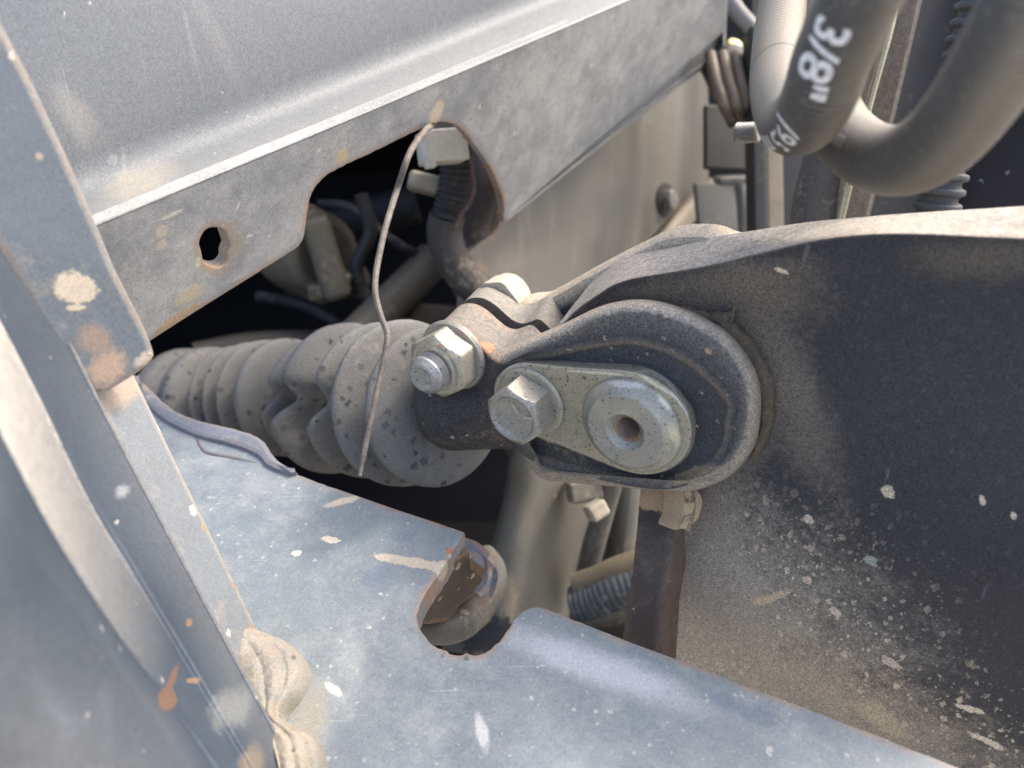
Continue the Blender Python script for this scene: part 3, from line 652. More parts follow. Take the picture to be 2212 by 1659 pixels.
# ================================================================== BLACK ARM
arm = thing('boom_arm', BP.hit(1800, 900, -.02), 'large black painted arm at right with a dusty top edge and tan mud spatter', 'arm')
af = [(1200, 715, 'c'), (1222, 692), (1240, 673), (1262, 655), (1290, 636), (1323, 615), (1357, 603), (1397, 595), (1470, 583), (1546, 569), (1614, 552), (1665, 540), (1724, 526), (1800, 512), (1886, 504), (1960, 503), (2033, 505), (2120, 509), (2212, 513), (2400, 525, 'c'),
      (2400, 2000, 'c'), (1500, 1900, 'c'), (1408, 1500, 'c'), (1423, 1405, 'c'), (1436, 1299, 'c'), (1448, 1228, 'c'), (1461, 1147, 'c'), (1480, 1080, 'c'), (1420, 1000, 'c'), (1280, 860, 'c')]
ab = [(1282, 610, 'c'), (1300, 590), (1322, 572), (1338, 561), (1357, 551), (1384, 544), (1412, 538), (1480, 524), (1546, 511), (1614, 500), (1670, 491), (1728, 482), (1790, 475), (1850, 470), (1905, 465), (1960, 461), (2033, 456), (2120, 451), (2212, 445), (2400, 435, 'c'),
      (2500, 2000, 'c'), (1600, 1800, 'c'), (1480, 1480, 'c'), (1490, 1400, 'c'), (1500, 1299, 'c'), (1510, 1228, 'c'), (1520, 1147, 'c'), (1540, 1080, 'c'), (1480, 960, 'c'), (1350, 800, 'c')]
def pair(a, b, pl, rows, name, parent, res=6, **kw):
    A = curve([(*p[:2],) for p in a], res=res); B = curve([(*p[:2],) for p in b], res=res); n = len(A)
    # keep corners of the hidden side straight
    verts, wear, faces = [], [], []
    for (t, h, ins, du, ru) in rows:
        ring = [tuple(V(p).lerp(V(q), t)) for p, q in zip(A, B)]
        if ins: ring = inset(ring, ins)
        for p in ring: verts.append(pl.hit(p[0], p[1], h)); wear.append((du, ru))
    for k in range(len(rows) - 1):
        for i in range(n): j = (i + 1) % n; faces.append((k*n + i, k*n + j, (k+1)*n + j, (k+1)*n + i))
    for k in (0, len(rows) - 1):
        g = list(range(k*n, k*n + n))
        for t in tessellate_polygon([[V((*pl.uv(verts[i]), 0)) for i in g]]): faces.append(tuple(g[q] for q in t))
    return finish(name, verts, faces, parent, wear, nrm=True, **kw)
am = pair(af, ab, BP, [(1, -.053, 0, .72, 0), (.5, -.036, 0, .72, .05), (.05, -.0216, 0, .72, .1), (0, -.0204, .4, .7, .3), (0, -.020, 2.2, .1, .1), (0, -.020, 8, .02, 0)], 'arm_body', arm, sharp=40)
AF = Plane(BP.at(0, 0, -.02), BP.n)
dirty('arm_paint', am, (.014, .018, .027), (.024, .028, .038), dust=(.50, .47, .41), amt=.05, cloud=9, zones=[(1680, 1400, 380, 270, 28), (1980, 1590, 420, 170, 18), (1560, 1180, 120, 160, 0)], rough=.42, pl=AF, bump=.35, scratch=.1, grain=.5, spec=.35,
      specks=[(120, .34, (.66, .54, .40), (1.9, .7, 1)), (250, .60, (.64, .54, .41), (1.8, .75, 1)), (420, .52, (.60, .51, .39), (1.6, .8, 1)), (700, .5, (.46, .42, .36), None)],
      spots=[(1530, 1370, 300, 180, 18, (.46, .42, .34), 1.6), (1510, 1180, 130, 180, 0, (.25, .235, .215), 1.5), (1690, 820, 60, 210, -12, (.19, .165, .135), 1.5), (1480, 640, 220, 46, -12, (.17, .14, .105), 1.3), (1660, 640, 100, 70, 0, (.14, .115, .09), 1.4), (1850, 1540, 280, 70, 22, (.36, .31, .24), 1.5), (2120, 560, 130, 40, 0, (.11, .095, .075), 1.4), (1560, 1010, 60, 200, 30, (.15, .135, .115), 1.4),
             (1688, 585, 17, 5, 18, (.62, .50, .36), .2), (1918, 1062, 17, 14, 20, (.50, .44, .34), .35), (1880, 1210, 15, 10, 0, (.28, .30, .27), .25), (1746, 1122, 10, 9, 0, (.5, .42, .36), .25), (1745, 1254, 11, 8, 30, (.5, .40, .34), .25), (1805, 1322, 14, 8, 50, (.5, .42, .36), .25),
             (2122, 1081, 7, 11, 0, (.55, .47, .38), .2), (2190, 1115, 6, 8, 0, (.55, .47, .38), .2), (1924, 1432, 24, 9, 35, (.5, .42, .34), .3), (1895, 1545, 60, 22, 35, (.46, .38, .26), .7), (1670, 1290, 40, 9, -20, (.44, .36, .25), .5), (2090, 1530, 30, 6, 15, (.62, .54, .42), .35), (2130, 1600, 40, 7, 25, (.6, .52, .4), .35)])
# torn seal lip between flange and arm
se = thing('dust_seal', BP.hit(1600, 760, -.018), 'torn brown rubber seal lip between the round flange and the black arm', 'seal')
sq = curve(z5([(1600, 318), (1750, 372), (1800, 370), (1835, 392), (1880, 440), (1960, 520), (2030, 640), (2075, 760), (2085, 900), (2065, 1050), (2010, 1180)]), closed=False)
sl_ = tube('seal_lip', [], .002, parent=se, fr=frames(resample([BP.hit(x, y, -.018) for x, y in sq], 120, closed=False), up=BP.n), seg=14, rad=lambda t, a, s: (.0012 + .0022 * math.sin(math.pi * t)) * (1 + .35 * noise.noise(V((s * 300, math.cos(a), math.sin(a))))))
tq = Plane(BP.at(0, 0, -.0165), BP.n)
tt = slab('torn_tab', z5([(1808, 372, 'c'), (1845, 348), (1880, 340, 'c'), (1902, 306, 'c'), (1900, 350), (1890, 395, 'c'), (1868, 420, 'c'), (1825, 402, 'c')]), tq, .0012, .0003, parent=se, edge=(.4, 0), bleed=.0002)
for o_ in (sl_, tt): dirty('seal_rubber', o_, (.09, .072, .05), amt=.5, dust=(.27, .22, .16), rough=.8, bump=.8, cloud=120)

# rib at the arm's lower edge
rib = thing('edge_rib', P(1420, 1250, .35), 'dark brown steel rib with a tan dusty top under the hinge flange', 'rib')
RP = plane3(P(1380, 1080, .335), P(1477, 1108, .325), P(1385, 1400, .325))
rm_ = slab('rib_plate', zF([(1565, 250, 'c'), (1550, 370, 'c'), (1536, 560, 'c'), (1500, 900, 'c'), (1440, 1290, 'c'), (1420, 1500, 'c'), (1700, 1500, 'c'), (1730, 1050, 'c'), (1770, 830, 'c'), (1812, 570, 'c'), (1860, 462), (1895, 330), (1890, 260, 'c')]), RP, .02, .002, parent=rib, edge=(.2, .15))
dirty('rib_paint', rm_, (.052, .043, .039), (.064, .052, .044), dust=(.22, .175, .135), amt=.35, cloud=25, rough=.6, pl=RP, specks=[(260, .3, (.42, .33, .27), None)], spots=[(1430, 1078, 60, 30, 8, (.48, .33, .21), .15), (1415, 1120, 40, 14, 8, (.04, .035, .04), .7)])
RQ = plane3(P(1480, 1080, .31), P(1525, 1080, .315), P(1470, 1145, .31))
bs = slab('rounded_boss', zF([(1860, 300, 'c'), (1950, 292), (1985, 318), (2008, 375), (2000, 440), (1968, 520), (1900, 570), (1835, 586), (1822, 560), (1858, 470)]), RQ, .012, .0035, parent=rib, edge=(.6, .1))
dirty('boss_paint', bs, (.34, .26, .16), (.40, .33, .21), amt=.6, dust=(.46, .36, .23), rough=.7)

# ================================================================== RUBBER BELLOWS BOOT
bt_ = thing('bellows_boot', P(700, 860, .42), 'grey ribbed rubber bellows boot with black spots running into the dark opening', 'boot')
bx = [(1010, 885, .352), (930, 876, .375), (840, 868, .402), (740, 862, .433), (640, 858, .465), (540, 860, .497), (440, 872, .53), (360, 880, .562)]
fr_b = frames(path3(bx, 900), up=V((0, 1, 0)))
Lb = fr_b[-1][4]
def t_at(px):
    f = min(fr_b, key=lambda f: abs(1106 + F * f[0].x / -f[0].z - px)); return f[4] / Lb
def face_ang(px, py, cx, r):
    k = min(range(len(fr_b)), key=lambda i: abs(1106 + F * fr_b[i][0].x / -fr_b[i][0].z - cx)); p, t, b, c, _ = fr_b[k]; best = None
    for i in range(360):
        n_ = b * math.cos(R(i)) + c * math.sin(R(i)); q = p + n_ * r
        if n_.dot(-q) < 0: continue
        d = (1106 + F * q.x / -q.z - px) ** 2 + (829.5 - F * q.y / -q.z - py) ** 2
        if best is None or d < best[0]: best = (d, R(i))
    return best[1]
crest = [(t_at(x), rr * 1.065, wd) for x, rr, wd in [(945, .0352, .0048), (878, .0382, .0048), (818, .0374, .0046), (738, .0384, .0064), (676, .0300, .0036), (624, .0325, .0056), (582, .0325, .0030), (549, .0320, .0028), (516, .0315, .0028), (462, .034, .010), (410, .036, .014)]]
PINCH = face_ang(660, 866, 770, .033); PW0, PW1 = t_at(862), t_at(650)
def boot_r(t, a, s):
    best = .0145
    da = (a - PINCH + math.pi) % (2 * math.pi) - math.pi
    win = 0
    if PW0 < t < PW1: win = math.sin(math.pi * (t - PW0) / (PW1 - PW0)) ** .6
    tt = t + .024 * win * math.tanh(da * 3.5)
    for (c, rr, wd) in crest:
        x = abs(tt - c) * Lb / wd
        if x < 1: best = max(best, .0135 + (rr - .0135) * (1 - x ** 3.2) ** .5)
    best -= .0150 * win * math.exp(-abs(da / .21) ** 2.6)
    best += .0004 * noise.noise(V((t * 40, math.cos(a) * 3, math.sin(a) * 3)))
    return max(best, .010)
bm_ = tube('bellows', [], 0, parent=bt_, fr=fr_b, seg=110, rad=boot_r, sharp=0, wn=False)
dirty('rubber_boot', bm_, (.15, .152, .148), (.115, .118, .118), dust=(.32, .305, .27), amt=.36, cloud=30, rough=.72, grain=.25, bump=.35,
      specks=[(260, .60, (.03, .03, .032), None), (170, .36, (.035, .035, .037), None)])

# ================================================================== BENT WIRE
def fd(x, y, e): return (x, y, -FL.hit(x, y).z + e)
wire = tube('steel_wire', [fd(965, 200, .016), fd(950, 235, .013), fd(934, 268, .006), fd(920, 280, -.006), fd(893, 316, -.018), fd(876, 353, -.026), (857, 412, .352), (834, 487, .340), (818, 556, .334), (811, 603, .330), (812, 642, .327), (824, 686, .325), (836, 720, .324),
                     (834, 752, .323), (824, 800, .322), (810, 864, .320), (791, 957, .318), (777, 1028, .317)], .00112, n=150, seg=14,
            rad=lambda t, a, s: (.00155 - .0004 * t) * (1 + .05 * noise.noise(V((s * 200, a, 0)))) * (.75 if t > .97 else 1), label='thin bent rusty steel wire hanging in front of the opening and the rubber boot', cat='wire')
dirty('wire_metal', wire, (.12, .108, .095), (.17, .15, .135), dust=(.25, .225, .195), amt=.5, cloud=160, rough=.7, metal=0., grain=.3, bump=.5)

# ================================================================== INSIDE THE OPENING
def boxy(name, c, dims, rot, parent=None, bev=.002, **kw):
    """bevelled block: centre (px,py,depth), dims in metres, rot euler in camera axes"""
    import bmesh
    bm = bmesh.new(); bmesh.ops.create_cube(bm, size=1)
    for v in bm.verts: v.co = V((v.co.x * dims[0], v.co.y * dims[1], v.co.z * dims[2]))
    bmesh.ops.bevel(bm, geom=list(bm.edges), offset=bev, segments=3, affect='EDGES', profile=.5)
    from mathutils import Euler
    m = Euler([R(x) for x in rot]).to_matrix(); cc = P(*c)
    bm.verts.index_update()
    vs = [cc + m @ v.co for v in bm.verts]; fs = [tuple(v.index for v in f.verts) for f in bm.faces]; bm.free()
    return finish(name, vs, fs, parent, nrm=True, **kw)
conn = thing('wire_connector', P(950, 315, .44), 'blocky off white plastic connector hanging at the top of the opening', 'connector')
b1 = boxy('housing', (955, 318, .44), (.024, .017, .02), (10, 20, 10), conn, .0012); dirty('white_plastic', b1, (.72, .68, .58), amt=.3, rough=.5)
b1 = boxy('latch', (925, 335, .432), (.0055, .014, .006), (10, 20, 14), conn, .0008); dirty('white_plastic_latch', b1, (.76, .72, .62), amt=.3, rough=.5)
b2 = boxy('cap', (962, 282, .445), (.020, .008, .02), (10, 20, 12), conn, .001); dirty('grey_plastic', b2, (.10, .10, .10), amt=.3)
b3 = boxy('small_connector', (918, 397, .47), (.020, .011, .014), (0, 10, -12), None, .003, label='small beige plug behind the wire, just below the white connector', cat='connector'); dirty('beige_plastic', b3, (.30, .27, .21), amt=.3)
def corr(p, amp):
    return lambda t, a, s: (p[0] + amp * math.tanh(2.2 * math.sin(2 * math.pi * s / p[1])))
cj = tube('cable_conduit', [(985, 300, .46), (985, 350, .462), (980, 400, .465), (968, 455, .47), (963, 480, .47)], .01, n=260, seg=28, rad=corr((.0088, .0034), .0007), label='black corrugated conduit below the white connector inside the opening', cat='conduit')
dirty('conduit_black', cj, (.035, .035, .037), amt=.2, rough=.6)
hj = tube('inner_hose', [(966, 465, .47), (960, 500, .475), (972, 550, .48), (1005, 600, .485), (1060, 650, .49)], .0105, n=60, label='thick dark rubber hose curving down from the corrugated conduit', cat='hose')
dirty('hose_dark', hj, (.06, .055, .052), amt=.35, rough=.75)
hj2 = tube('cable_bundle', [(1035, 330, .50), (1040, 420, .50), (1020, 500, .51), (1000, 580, .52), (1030, 660, .52)], .0105, n=60, label='dark taped cable bundle at the right side of the arched opening', cat='cable')
dirty('bundle_dark', hj2, (.065, .055, .055), amt=.3, rough=.75)
rw = tube('red_wire', [(1012, 330, .455), (1020, 370, .455), (1024, 410, .455), (1010, 445, .458), (995, 465, .46), (985, 490, .462)], .0011, n=60, seg=10, label='thin dull red wire beside the corrugated conduit', cat='wire')
dirty('red_insulation', rw, (.11, .055, .05), amt=.3)
gear = thing('gearbox_housing', P(700, 560, .60), 'olive cast housing with a toothed lower edge deep in the opening', 'housing')
GP = plane3(P(700, 560, .58), P(850, 560, .62), P(700, 700, .59))
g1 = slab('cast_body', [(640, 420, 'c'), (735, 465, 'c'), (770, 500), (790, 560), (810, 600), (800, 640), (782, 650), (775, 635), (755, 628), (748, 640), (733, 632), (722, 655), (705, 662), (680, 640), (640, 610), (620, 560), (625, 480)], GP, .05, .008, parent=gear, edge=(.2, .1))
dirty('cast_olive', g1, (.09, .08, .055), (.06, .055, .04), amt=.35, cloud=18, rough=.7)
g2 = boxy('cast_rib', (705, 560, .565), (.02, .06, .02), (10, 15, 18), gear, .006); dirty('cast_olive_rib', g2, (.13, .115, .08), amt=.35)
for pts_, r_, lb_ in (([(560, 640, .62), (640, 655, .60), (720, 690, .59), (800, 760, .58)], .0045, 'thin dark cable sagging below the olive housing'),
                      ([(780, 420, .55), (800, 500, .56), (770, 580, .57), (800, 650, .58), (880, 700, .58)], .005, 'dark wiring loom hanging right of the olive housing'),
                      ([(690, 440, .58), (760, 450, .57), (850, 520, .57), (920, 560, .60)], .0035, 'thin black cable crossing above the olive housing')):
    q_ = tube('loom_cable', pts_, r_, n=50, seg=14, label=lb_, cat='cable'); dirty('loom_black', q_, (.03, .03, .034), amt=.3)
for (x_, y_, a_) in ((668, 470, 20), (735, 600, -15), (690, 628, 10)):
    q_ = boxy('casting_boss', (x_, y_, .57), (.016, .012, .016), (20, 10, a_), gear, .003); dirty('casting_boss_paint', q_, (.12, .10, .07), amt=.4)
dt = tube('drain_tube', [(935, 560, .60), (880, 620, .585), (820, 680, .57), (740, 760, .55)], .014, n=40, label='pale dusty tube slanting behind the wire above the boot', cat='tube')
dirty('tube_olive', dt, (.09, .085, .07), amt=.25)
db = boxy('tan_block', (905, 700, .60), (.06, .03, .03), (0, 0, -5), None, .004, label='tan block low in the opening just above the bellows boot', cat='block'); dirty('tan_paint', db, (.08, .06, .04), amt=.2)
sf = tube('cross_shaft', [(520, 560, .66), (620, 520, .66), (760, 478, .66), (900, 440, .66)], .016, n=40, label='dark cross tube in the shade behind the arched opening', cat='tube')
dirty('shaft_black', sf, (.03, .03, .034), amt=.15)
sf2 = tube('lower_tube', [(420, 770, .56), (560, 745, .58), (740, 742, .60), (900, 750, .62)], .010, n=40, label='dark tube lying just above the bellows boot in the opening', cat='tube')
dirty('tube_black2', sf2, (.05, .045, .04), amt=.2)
# bits under the hinge, between guard and rib
fit = thing('grease_fitting', P(1290, 1085, .50), 'small pale metal fitting on a bar between the guard and the brown rib', 'fitting')
f1 = tube('fitting_bar', [(1330, 1010, .47), (1310, 1080, .48), (1285, 1170, .49), (1262, 1260, .5)], .0068, n=30, parent=fit); dirty('bar_paint', f1, (.13, .13, .115), amt=.35)
f2 = boxy('fitting_nut', (1288, 1102, .465), (.012, .010, .010), (10, 20, 30), fit, .002); dirty('fitting_metal', f2, (.26, .25, .21), amt=.7)
f3 = boxy('fitting_block', (1262, 1058, .475), (.02, .013, .014), (0, 10, 10), fit, .002); dirty('fitting_block_paint', f3, (.17, .165, .14), amt=.4)
ft = thing('frame_tube', P(1350, 1100, .50), 'dusty grey tube standing between the fitting and the brown rib', 'tube')
f4 = tube('tube_wall', [(1365, 1000, .51), (1355, 1090, .51), (1340, 1200, .515), (1325, 1310, .52)], .0085, n=30, parent=ft); dirty('frame_tube_paint', f4, (.12, .12, .105), amt=.3)
for (y0, y1, c_, r_, lb_) in ((1258, 1222, (.14, .12, .085), .0085, 'upper tan hydraulic pipe seen left of the brown rib'), (1300, 1262, (.07, .08, .095), .0125, 'blue grey ribbed hydraulic pipe in the middle left of the brown rib'), (1335, 1310, (.13, .11, .08), .009, 'lowest tan hydraulic pipe left of the brown rib')):
    p_ = tube('hydraulic_pipe', [(1248, y0 + 10, .47), (1290, y0 - 4, .465), (1340, y1 + 10, .46), (1420, y1 - 16, .455)], r_, n=90, label=lb_, cat='pipe', group='hydraulic pipes left of the brown rib',
              rad=(corr((r_, .0035), .00016) if r_ > .01 else None)); dirty('pipe_paint', p_, c_, amt=.35)

# ================================================================== HOSES TOP RIGHT
def hose_mat(name, o, base=(.045, .045, .048), v0=0., dust=(.36, .32, .235)):
    g = G(name); b = g.b
    co = g.n('ShaderNodeTexCoord').outputs['Object']; uv = g.n('ShaderNodeUVMap').outputs[0]
    s = g.n('ShaderNodeSeparateXYZ'); g.l(uv, s.inputs[0])
    n1 = g.noise(co, 30, 5); n2 = g.noise(co, 500, 4, .7)
    rings = g.math('SINE', g.math('MULTIPLY', g.math('ADD', s.outputs[0], g.math('MULTIPLY', s.outputs[1], .0009)), 2 * math.pi / .00115))
    wv = g.math('SINE', g.math('MULTIPLY', s.outputs[1], 2 * math.pi * 90))
    wrap = g.math('ADD', g.math('MULTIPLY', rings, .5), g.math('MULTIPLY', wv, .18))
    col = g.mix(g.ss(n1, .35, .65), base, tuple(c * 1.5 for c in base))
    col = g.mix(g.math('MULTIPLY', g.ss(wrap, -.1, .6), .22), col, (.34, .31, .245))
    col = g.mix(g.math('MULTIPLY', g.ss(n2, .5, .75), .35), col, (.36, .33, .27))
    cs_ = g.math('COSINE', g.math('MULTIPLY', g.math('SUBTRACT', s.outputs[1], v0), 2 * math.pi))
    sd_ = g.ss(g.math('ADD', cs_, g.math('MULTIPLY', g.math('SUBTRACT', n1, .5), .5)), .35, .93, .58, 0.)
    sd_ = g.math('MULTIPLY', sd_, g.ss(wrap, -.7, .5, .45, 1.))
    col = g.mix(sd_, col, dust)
    # wrap seams
    for u0 in (.045, .098):
        d = g.math('ABSOLUTE', g.math('SUBTRACT', g.math('ADD', s.outputs[0], g.math('MULTIPLY', g.math('SINE', g.math('MULTIPLY', s.outputs[1], 2 * math.pi)), .004)), u0))
        m_ = g.ss(d, .0002, .0006, 1., 0.)
        col = g.mix(m_, col, (.02, .02, .02))
    g.l(col, b.inputs['Base Color']); b.inputs['Roughness'].default_value = .5; b.inputs['Specular IOR Level'].default_value = .6
    bp = g.n('ShaderNodeBump'); bp.inputs['Strength'].default_value = .6; bp.inputs['Distance'].default_value = .0003
    g.l(g.math('ADD', wrap, g.math('MULTIPLY', n2, .6)), bp.inputs['Height']); g.l(bp.outputs[0], b.inputs['Normal'])
    o.data.materials.append(g.m)
h1p = [(1722, -160, .325), (1706, -60, .315), (1690, 40, .30), (1682, 120, .285), (1684, 200, .265), (1708, 262, .243), (1745, 250, .221), (1774, 196, .206), (1795, 130, .198), (1830, 50, .190), (1880, -60, .180), (1930, -170, .172)]
h1f = frames(path3(h1p, 240), up=V((1, 0, 0)))
hs1 = thing('marked_hose', P(1712, 262, .24), 'wrapped black hose bent in a U with large white 3/8 inch printing', 'hose')
t1 = tube('hose_wall', [], .0095, parent=hs1, fr=h1f, seg=64, sharp=0, wn=False)
h2p = [(1800, -60, .31), (1780, 60, .295), (1778, 150, .28), (1790, 225, .265), (1822, 290, .25), (1880, 336, .234), (1950, 346, .216), (2025, 308, .197), (2095, 228, .181), (2165, 120, .167), (2235, 0, .156), (2310, -130, .148)]
h2f = frames(path3(h2p, 260), up=V((1, 0, 0)))
hs2 = thing('looping_hose', P(1941, 340, .22), 'wrapped black hose looping to the right edge beside the marked hose', 'hose')
t2 = tube('hose_wall', [], .0095, parent=hs2, fr=h2f, seg=64, sharp=0, wn=False)

def emit_text(txt, fr, s0, ang0, size, r, parent, mcol, name='printing', bold=.012, squash=1.0):
    cu = bpy.data.curves.new(name, 'FONT'); cu.body = txt; cu.size = size; cu.offset = size * bold; cu.resolution_u = 4
    ob = bpy.data.objects.new(name, cu); COL.objects.link(ob)
    bpy.context.view_layer.update()
    dg = bpy.context.evaluated_depsgraph_get(); me = bpy.data.meshes.new_from_object(ob.evaluated_get(dg))
    bpy.data.objects.remove(ob)
    import bmesh
    bm = bmesh.new(); bm.from_mesh(me)
    bmesh.ops.triangulate(bm, faces=bm.faces)
    for _ in range(4):
        es = [e for e in bm.edges if e.calc_length() > size * .14]
        if es: bmesh.ops.subdivide_edges(bm, edges=es, cuts=1); bmesh.ops.triangulate(bm, faces=bm.faces)
    bm.verts.index_update()
    def place(x, y):
        s = s0 + x * squash
        k = 0
        while k < len(fr) - 2 and fr[k+1][4] < s: k += 1
        a, b = fr[k], fr[k+1]; q = (s - a[4]) / max(1e-9, b[4] - a[4])
        p = a[0].lerp(b[0], q); B = a[2].lerp(b[2], q).normalized(); C = a[3].lerp(b[3], q).normalized()
        an = ang0 - y / r
        return p + (B * math.cos(an) + C * math.sin(an)) * (r + .00006)
    vs = [place(v.co.x, v.co.y) for v in bm.verts]; fs = [tuple(v.index for v in f.verts) for f in bm.faces]; bm.free()
    o = finish(name, vs, fs, parent, sharp=0, wn=False)
    g = G(name + '_ink'); cc = g.n('ShaderNodeTexCoord').outputs['Object']; nn = g.noise(cc, 900, 4, .7)
    g.l(g.mix(g.ss(nn, .35, .7), mcol, tuple(c * .6 for c in mcol)), g.b.inputs['Base Color']); g.b.inputs['Roughness'].default_value = .6
    give(o, g.m); return o
def ang_of(fr, s, px, py):
    """angle round the hose that faces photo pixel (px,py)"""
    k = min(range(len(fr)), key=lambda i: abs(fr[i][4] - s)); p, t, b, c, _ = fr[k]
    best = None
    for i in range(360):
        a = R(i); q = p + (b * math.cos(a) + c * math.sin(a)) * .0095
        nrm = (b * math.cos(a) + c * math.sin(a))
        if nrm.dot(-q) < 0: continue
        x = 1106 + F * q.x / -q.z; y = 829.5 - F * q.y / -q.z
        d = (x - px) ** 2 + (y - py) ** 2
        if best is None or d < best[0]: best = (d, a)
    return best[1]
def s_of(fr, px, py, lo=0, hi=9):
    return min((f for f in fr if lo <= f[4] <= hi), key=lambda f: (1106 + F * f[0].x / -f[0].z - px) ** 2 + (829.5 - F * f[0].y / -f[0].z - py) ** 2)[4]
# the front limb runs from bend (small s) up to the top; the printing reads down it, so walk the frames backwards
rev = [(p, -t, b, -c, h1f[-1][4] - s) for (p, t, b, c, s) in reversed(h1f)]
half = rev[-1][4] * .62
def facing(fr, s, off):
    k = min(range(len(fr)), key=lambda i: abs(fr[i][4] - s)); p, t, b, c, _ = fr[k]
    a = max(range(360), key=lambda i: (b * math.cos(R(i)) + c * math.sin(R(i))).dot(-p))
    X = lambda i: (lambda q: q.x / -q.z)(p + (b * math.cos(R(i)) + c * math.sin(R(i))) * .0095)
    return R(a + off if X(a + off) < X(a - off) else a - off)
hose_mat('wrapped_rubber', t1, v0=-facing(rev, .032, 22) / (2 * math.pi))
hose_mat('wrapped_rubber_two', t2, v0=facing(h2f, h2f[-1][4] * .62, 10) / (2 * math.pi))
emit_text('3/8"', rev, .0185, facing(rev, .030, 17) + .0043 / .0095, .0126, .0095, hs1, (.9, .9, .9), bold=.022, squash=.93)
s4 = s_of(rev, 1764, 222, 0, half)
emit_text('(9.5 mm)', rev, s4, facing(rev, s4 + .008, -8) + .0035 / .0095, .0104, .0095, hs1, (.85, .85, .85), bold=.015, squash=1.05)
s5 = s_of(h2f, 1790, 290)
emit_text('9.5 mm', h2f, s5, facing(h2f, s5 + .01, 8) + .0026 / .0095, .0078, .0095, hs2, (.34, .32, .27), name='faded_printing')

# pipes, posts and conduits behind the hoses
def simple(name, pts, r, col, lab, cat, parent=None, n=60, seg=28, rad=None, **k):
    o = tube(name, pts, r, n=n, seg=seg, rad=rad, parent=parent, label=lab, cat=cat); dirty(name + '_paint', o, col, **k); return o
simple('brake_pipe', [(1945, -40, .30), (1920, 71, .30), (1877, 227, .305), (1835, 394, .31), (1806, 520, .315)], .0016, (.5, .45, .3), 'thin pale yellow metal pipe running down behind the looping hose', 'pipe', rough=.25, metal=.6, amt=.4)
simple('ribbed_hose', [(1985, -60, .33), (1950, 90, .33), (1905, 250, .335), (1860, 420, .34), (1840, 520, .345)], .0085, (.05, .047, .045), 'dark ribbed hose between the thin pipe and the black post', 'hose', amt=.35, rad=lambda t, a, s: .0085 + .0002 * math.sin(s * 5000), n=300)
simple('rough_hose', [(1850, 40, .345), (1822, 180, .345), (1790, 330, .345), (1765, 430, .345), (1750, 540, .345)], .0098, (.085, .08, .075), 'thick rough dark hose standing below the bend of the marked hose', 'hose', amt=.35, bump=1.2, cloud=60)
PB = plane3(P(1990, 0, .31), P(2110, 0, .325), P(1870, 470, .325))
ps = slab('black_post', [(2000, -90, 'c'), (1984, 0, 'c'), (1956, 120, 'c'), (1924, 256, 'c'), (1897, 360, 'c'), (1866, 490, 'c'), (1990, 520, 'c'), (2060, 200, 'c'), (2110, -100, 'c')], PB, .02, .002, edge=(.8, .2), bleed=.0005, label='flat black steel post with a pale edge behind the looping hose', cat='post')  # edge mixed paler than the flat face
dirty('post_paint', ps, (.035, .037, .042), amt=.28, dust=(.30, .27, .22), rough=.55, cloud=30)
simple('corrugated_conduit', [(2140, -60, .262), (2112, 40, .266), (2090, 130, .270), (2062, 270, .275), (2034, 400, .28), (2012, 490, .285)], .0078, (.07, .075, .08), 'black corrugated conduit passing behind the looping hose', 'conduit', n=520, seg=30, amt=.3, rad=lambda t, a, s: .0072 + .00095 * math.tanh(2.0 * math.sin(2 * math.pi * s / .0049)))
PW = plane3(P(2212, 300, .33), P(1900, 440, .38), P(2212, 470, .34))
bw = slab('black_side_plate', [(2000, -200, 'c'), (2400, -200, 'c'), (2400, 560, 'c'), (1850, 560, 'c')], PW, .005, .001, label='dark speckled plate filling the gap behind the looping hose at the right edge', cat='plate')
dirty('side_plate_paint', bw, NAVY, amt=.14, specks=[(160, .4, (.3, .3, .32), None)], rough=.5)
cp = boxy('cream_strip', (1672, 430, .60), (.0115, .075, .008), (0, 0, 1), None, .001, label='narrow cream strip standing between dark posts below the marked hose', cat='strip'); dirty('cream_paint', cp, (.27, .23, .17), amt=.3, cloud=30)
cp = boxy('dark_upright', (1632, 330, .56), (.010, .17, .02), (0, 0, 1), None, .002, label='dark upright bar left of the narrow cream strip', cat='bar'); dirty('dark_upright_paint', cp, (.03, .032, .035), amt=.2)
cp = boxy('firewall_sheet', (1760, 240, .66), (.10, .30, .008), (0, 0, 2), None, .001, label='dark flat sheet behind the hoses and the cream strip', cat='sheet'); dirty('dark_panel_paint', cp, (.03, .03, .033), amt=.2)
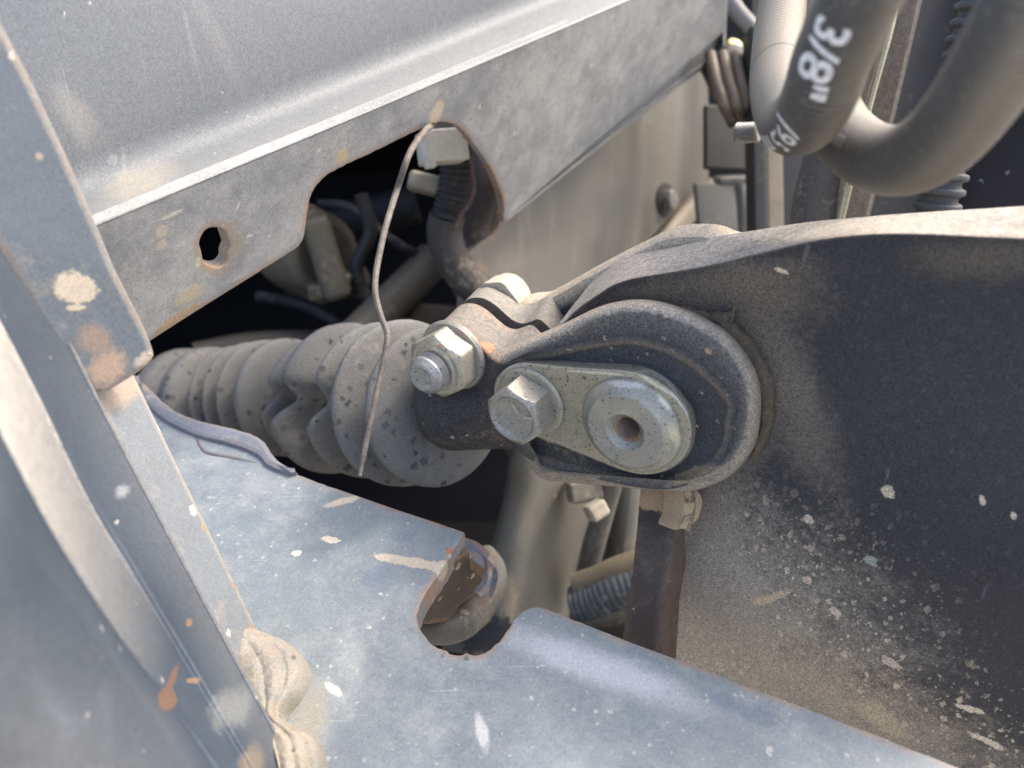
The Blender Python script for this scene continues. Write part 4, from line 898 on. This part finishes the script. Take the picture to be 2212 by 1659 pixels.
# grey bracket and panel right of the cover
br_ = thing('shelf_bracket', P(1580, 380, .60), 'blurred grey bracket with a light top edge right of the olive cover', 'bracket')
b_ = boxy('bracket_top', (1590, 388, .60), (.030, .006, .02), (20, 0, 4), br_, .002); dirty('bracket_paint', b_, (.16, .16, .155), amt=.4)
b_ = boxy('bracket_leg', (1622, 370, .60), (.005, .075, .012), (0, 0, -3), br_, .002); dirty('bracket_leg_paint', b_, (.22, .22, .21), amt=.5)
b_ = boxy('bracket_plate', (1560, 460, .63), (.05, .045, .004), (0, 25, 5), br_, .001); dirty('bracket_plate_paint', b_, (.09, .095, .095), amt=.3)
simple('thin_tubing', [(1600, 400, .585), (1605, 450, .585), (1610, 540, .585)], .0045, (.16, .16, .15), 'vertical grey tubing under the blurred bracket', 'tube', amt=.4)
b_ = boxy('box_panel', (1585, 300, .63), (.05, .05, .006), (0, 10, 0), None, .002, label='dark grey panel behind the threaded stud', cat='panel'); dirty('box_panel_paint', b_, (.05, .048, .044), amt=.2)
cs = thing('rubber_bushing', P(1590, 190, .58), 'blurred brown rubber bushing with curved ribs left of the marked hose', 'bushing')
for k in range(4):
    x0 = 1538 + k * 27
    o_ = tube('rib', [(x0 - 4, 118, .575), (x0 + 3, 150, .565), (x0 + 12, 190, .56), (x0 + 26, 228, .562), (x0 + 42, 256, .575)], .0042, n=40, parent=cs); dirty('bushing_rubber', o_, (.14, .115, .09), amt=.35)
o_ = tube('core', [(1560, 130, .59), (1590, 190, .585), (1620, 250, .59)], .017, n=30, parent=cs); dirty('bushing_core', o_, (.05, .045, .04), amt=.2)
stud = tube('threaded_stud', [(1592, 287, .40), (1606, 287, .398), (1640, 285, .394)], .005, n=260, seg=28, rad=lambda t, a, s: .0047 + .00035 * math.sin(s * 2 * math.pi / .00125), label='short grey threaded stud poking out left of the marked hose bend', cat='stud')
dirty('stud_metal', stud, (.26, .26, .25), amt=.4, metal=.4, rough=.4)
yl = lathe('glint_cap', Plane(P(1587, 97, .58), V((.2, .5, .8))), P(1587, 97, .58), [(.006, -.004), (.006, 0), (.0052, .0016), (.0035, .0026), (.001, .003)], seg=32, label='tiny cap coloured bright yellow as a painted sun glint beside the top of the marked hose', cat='cap')
g = G('glint_yellow'); g.b.inputs['Base Color'].default_value = (.85, .78, .35, 1); g.b.inputs['Roughness'].default_value = .2; give(yl, g.m)  # bright yellow colour stands in for a small glint of sun
simple('grey_cable', [(1560, -30, .60), (1590, 20, .60), (1625, 60, .60)], .006, (.25, .25, .24), 'blurred grey cable at the top between the cover and the marked hose', 'cable', amt=.3)
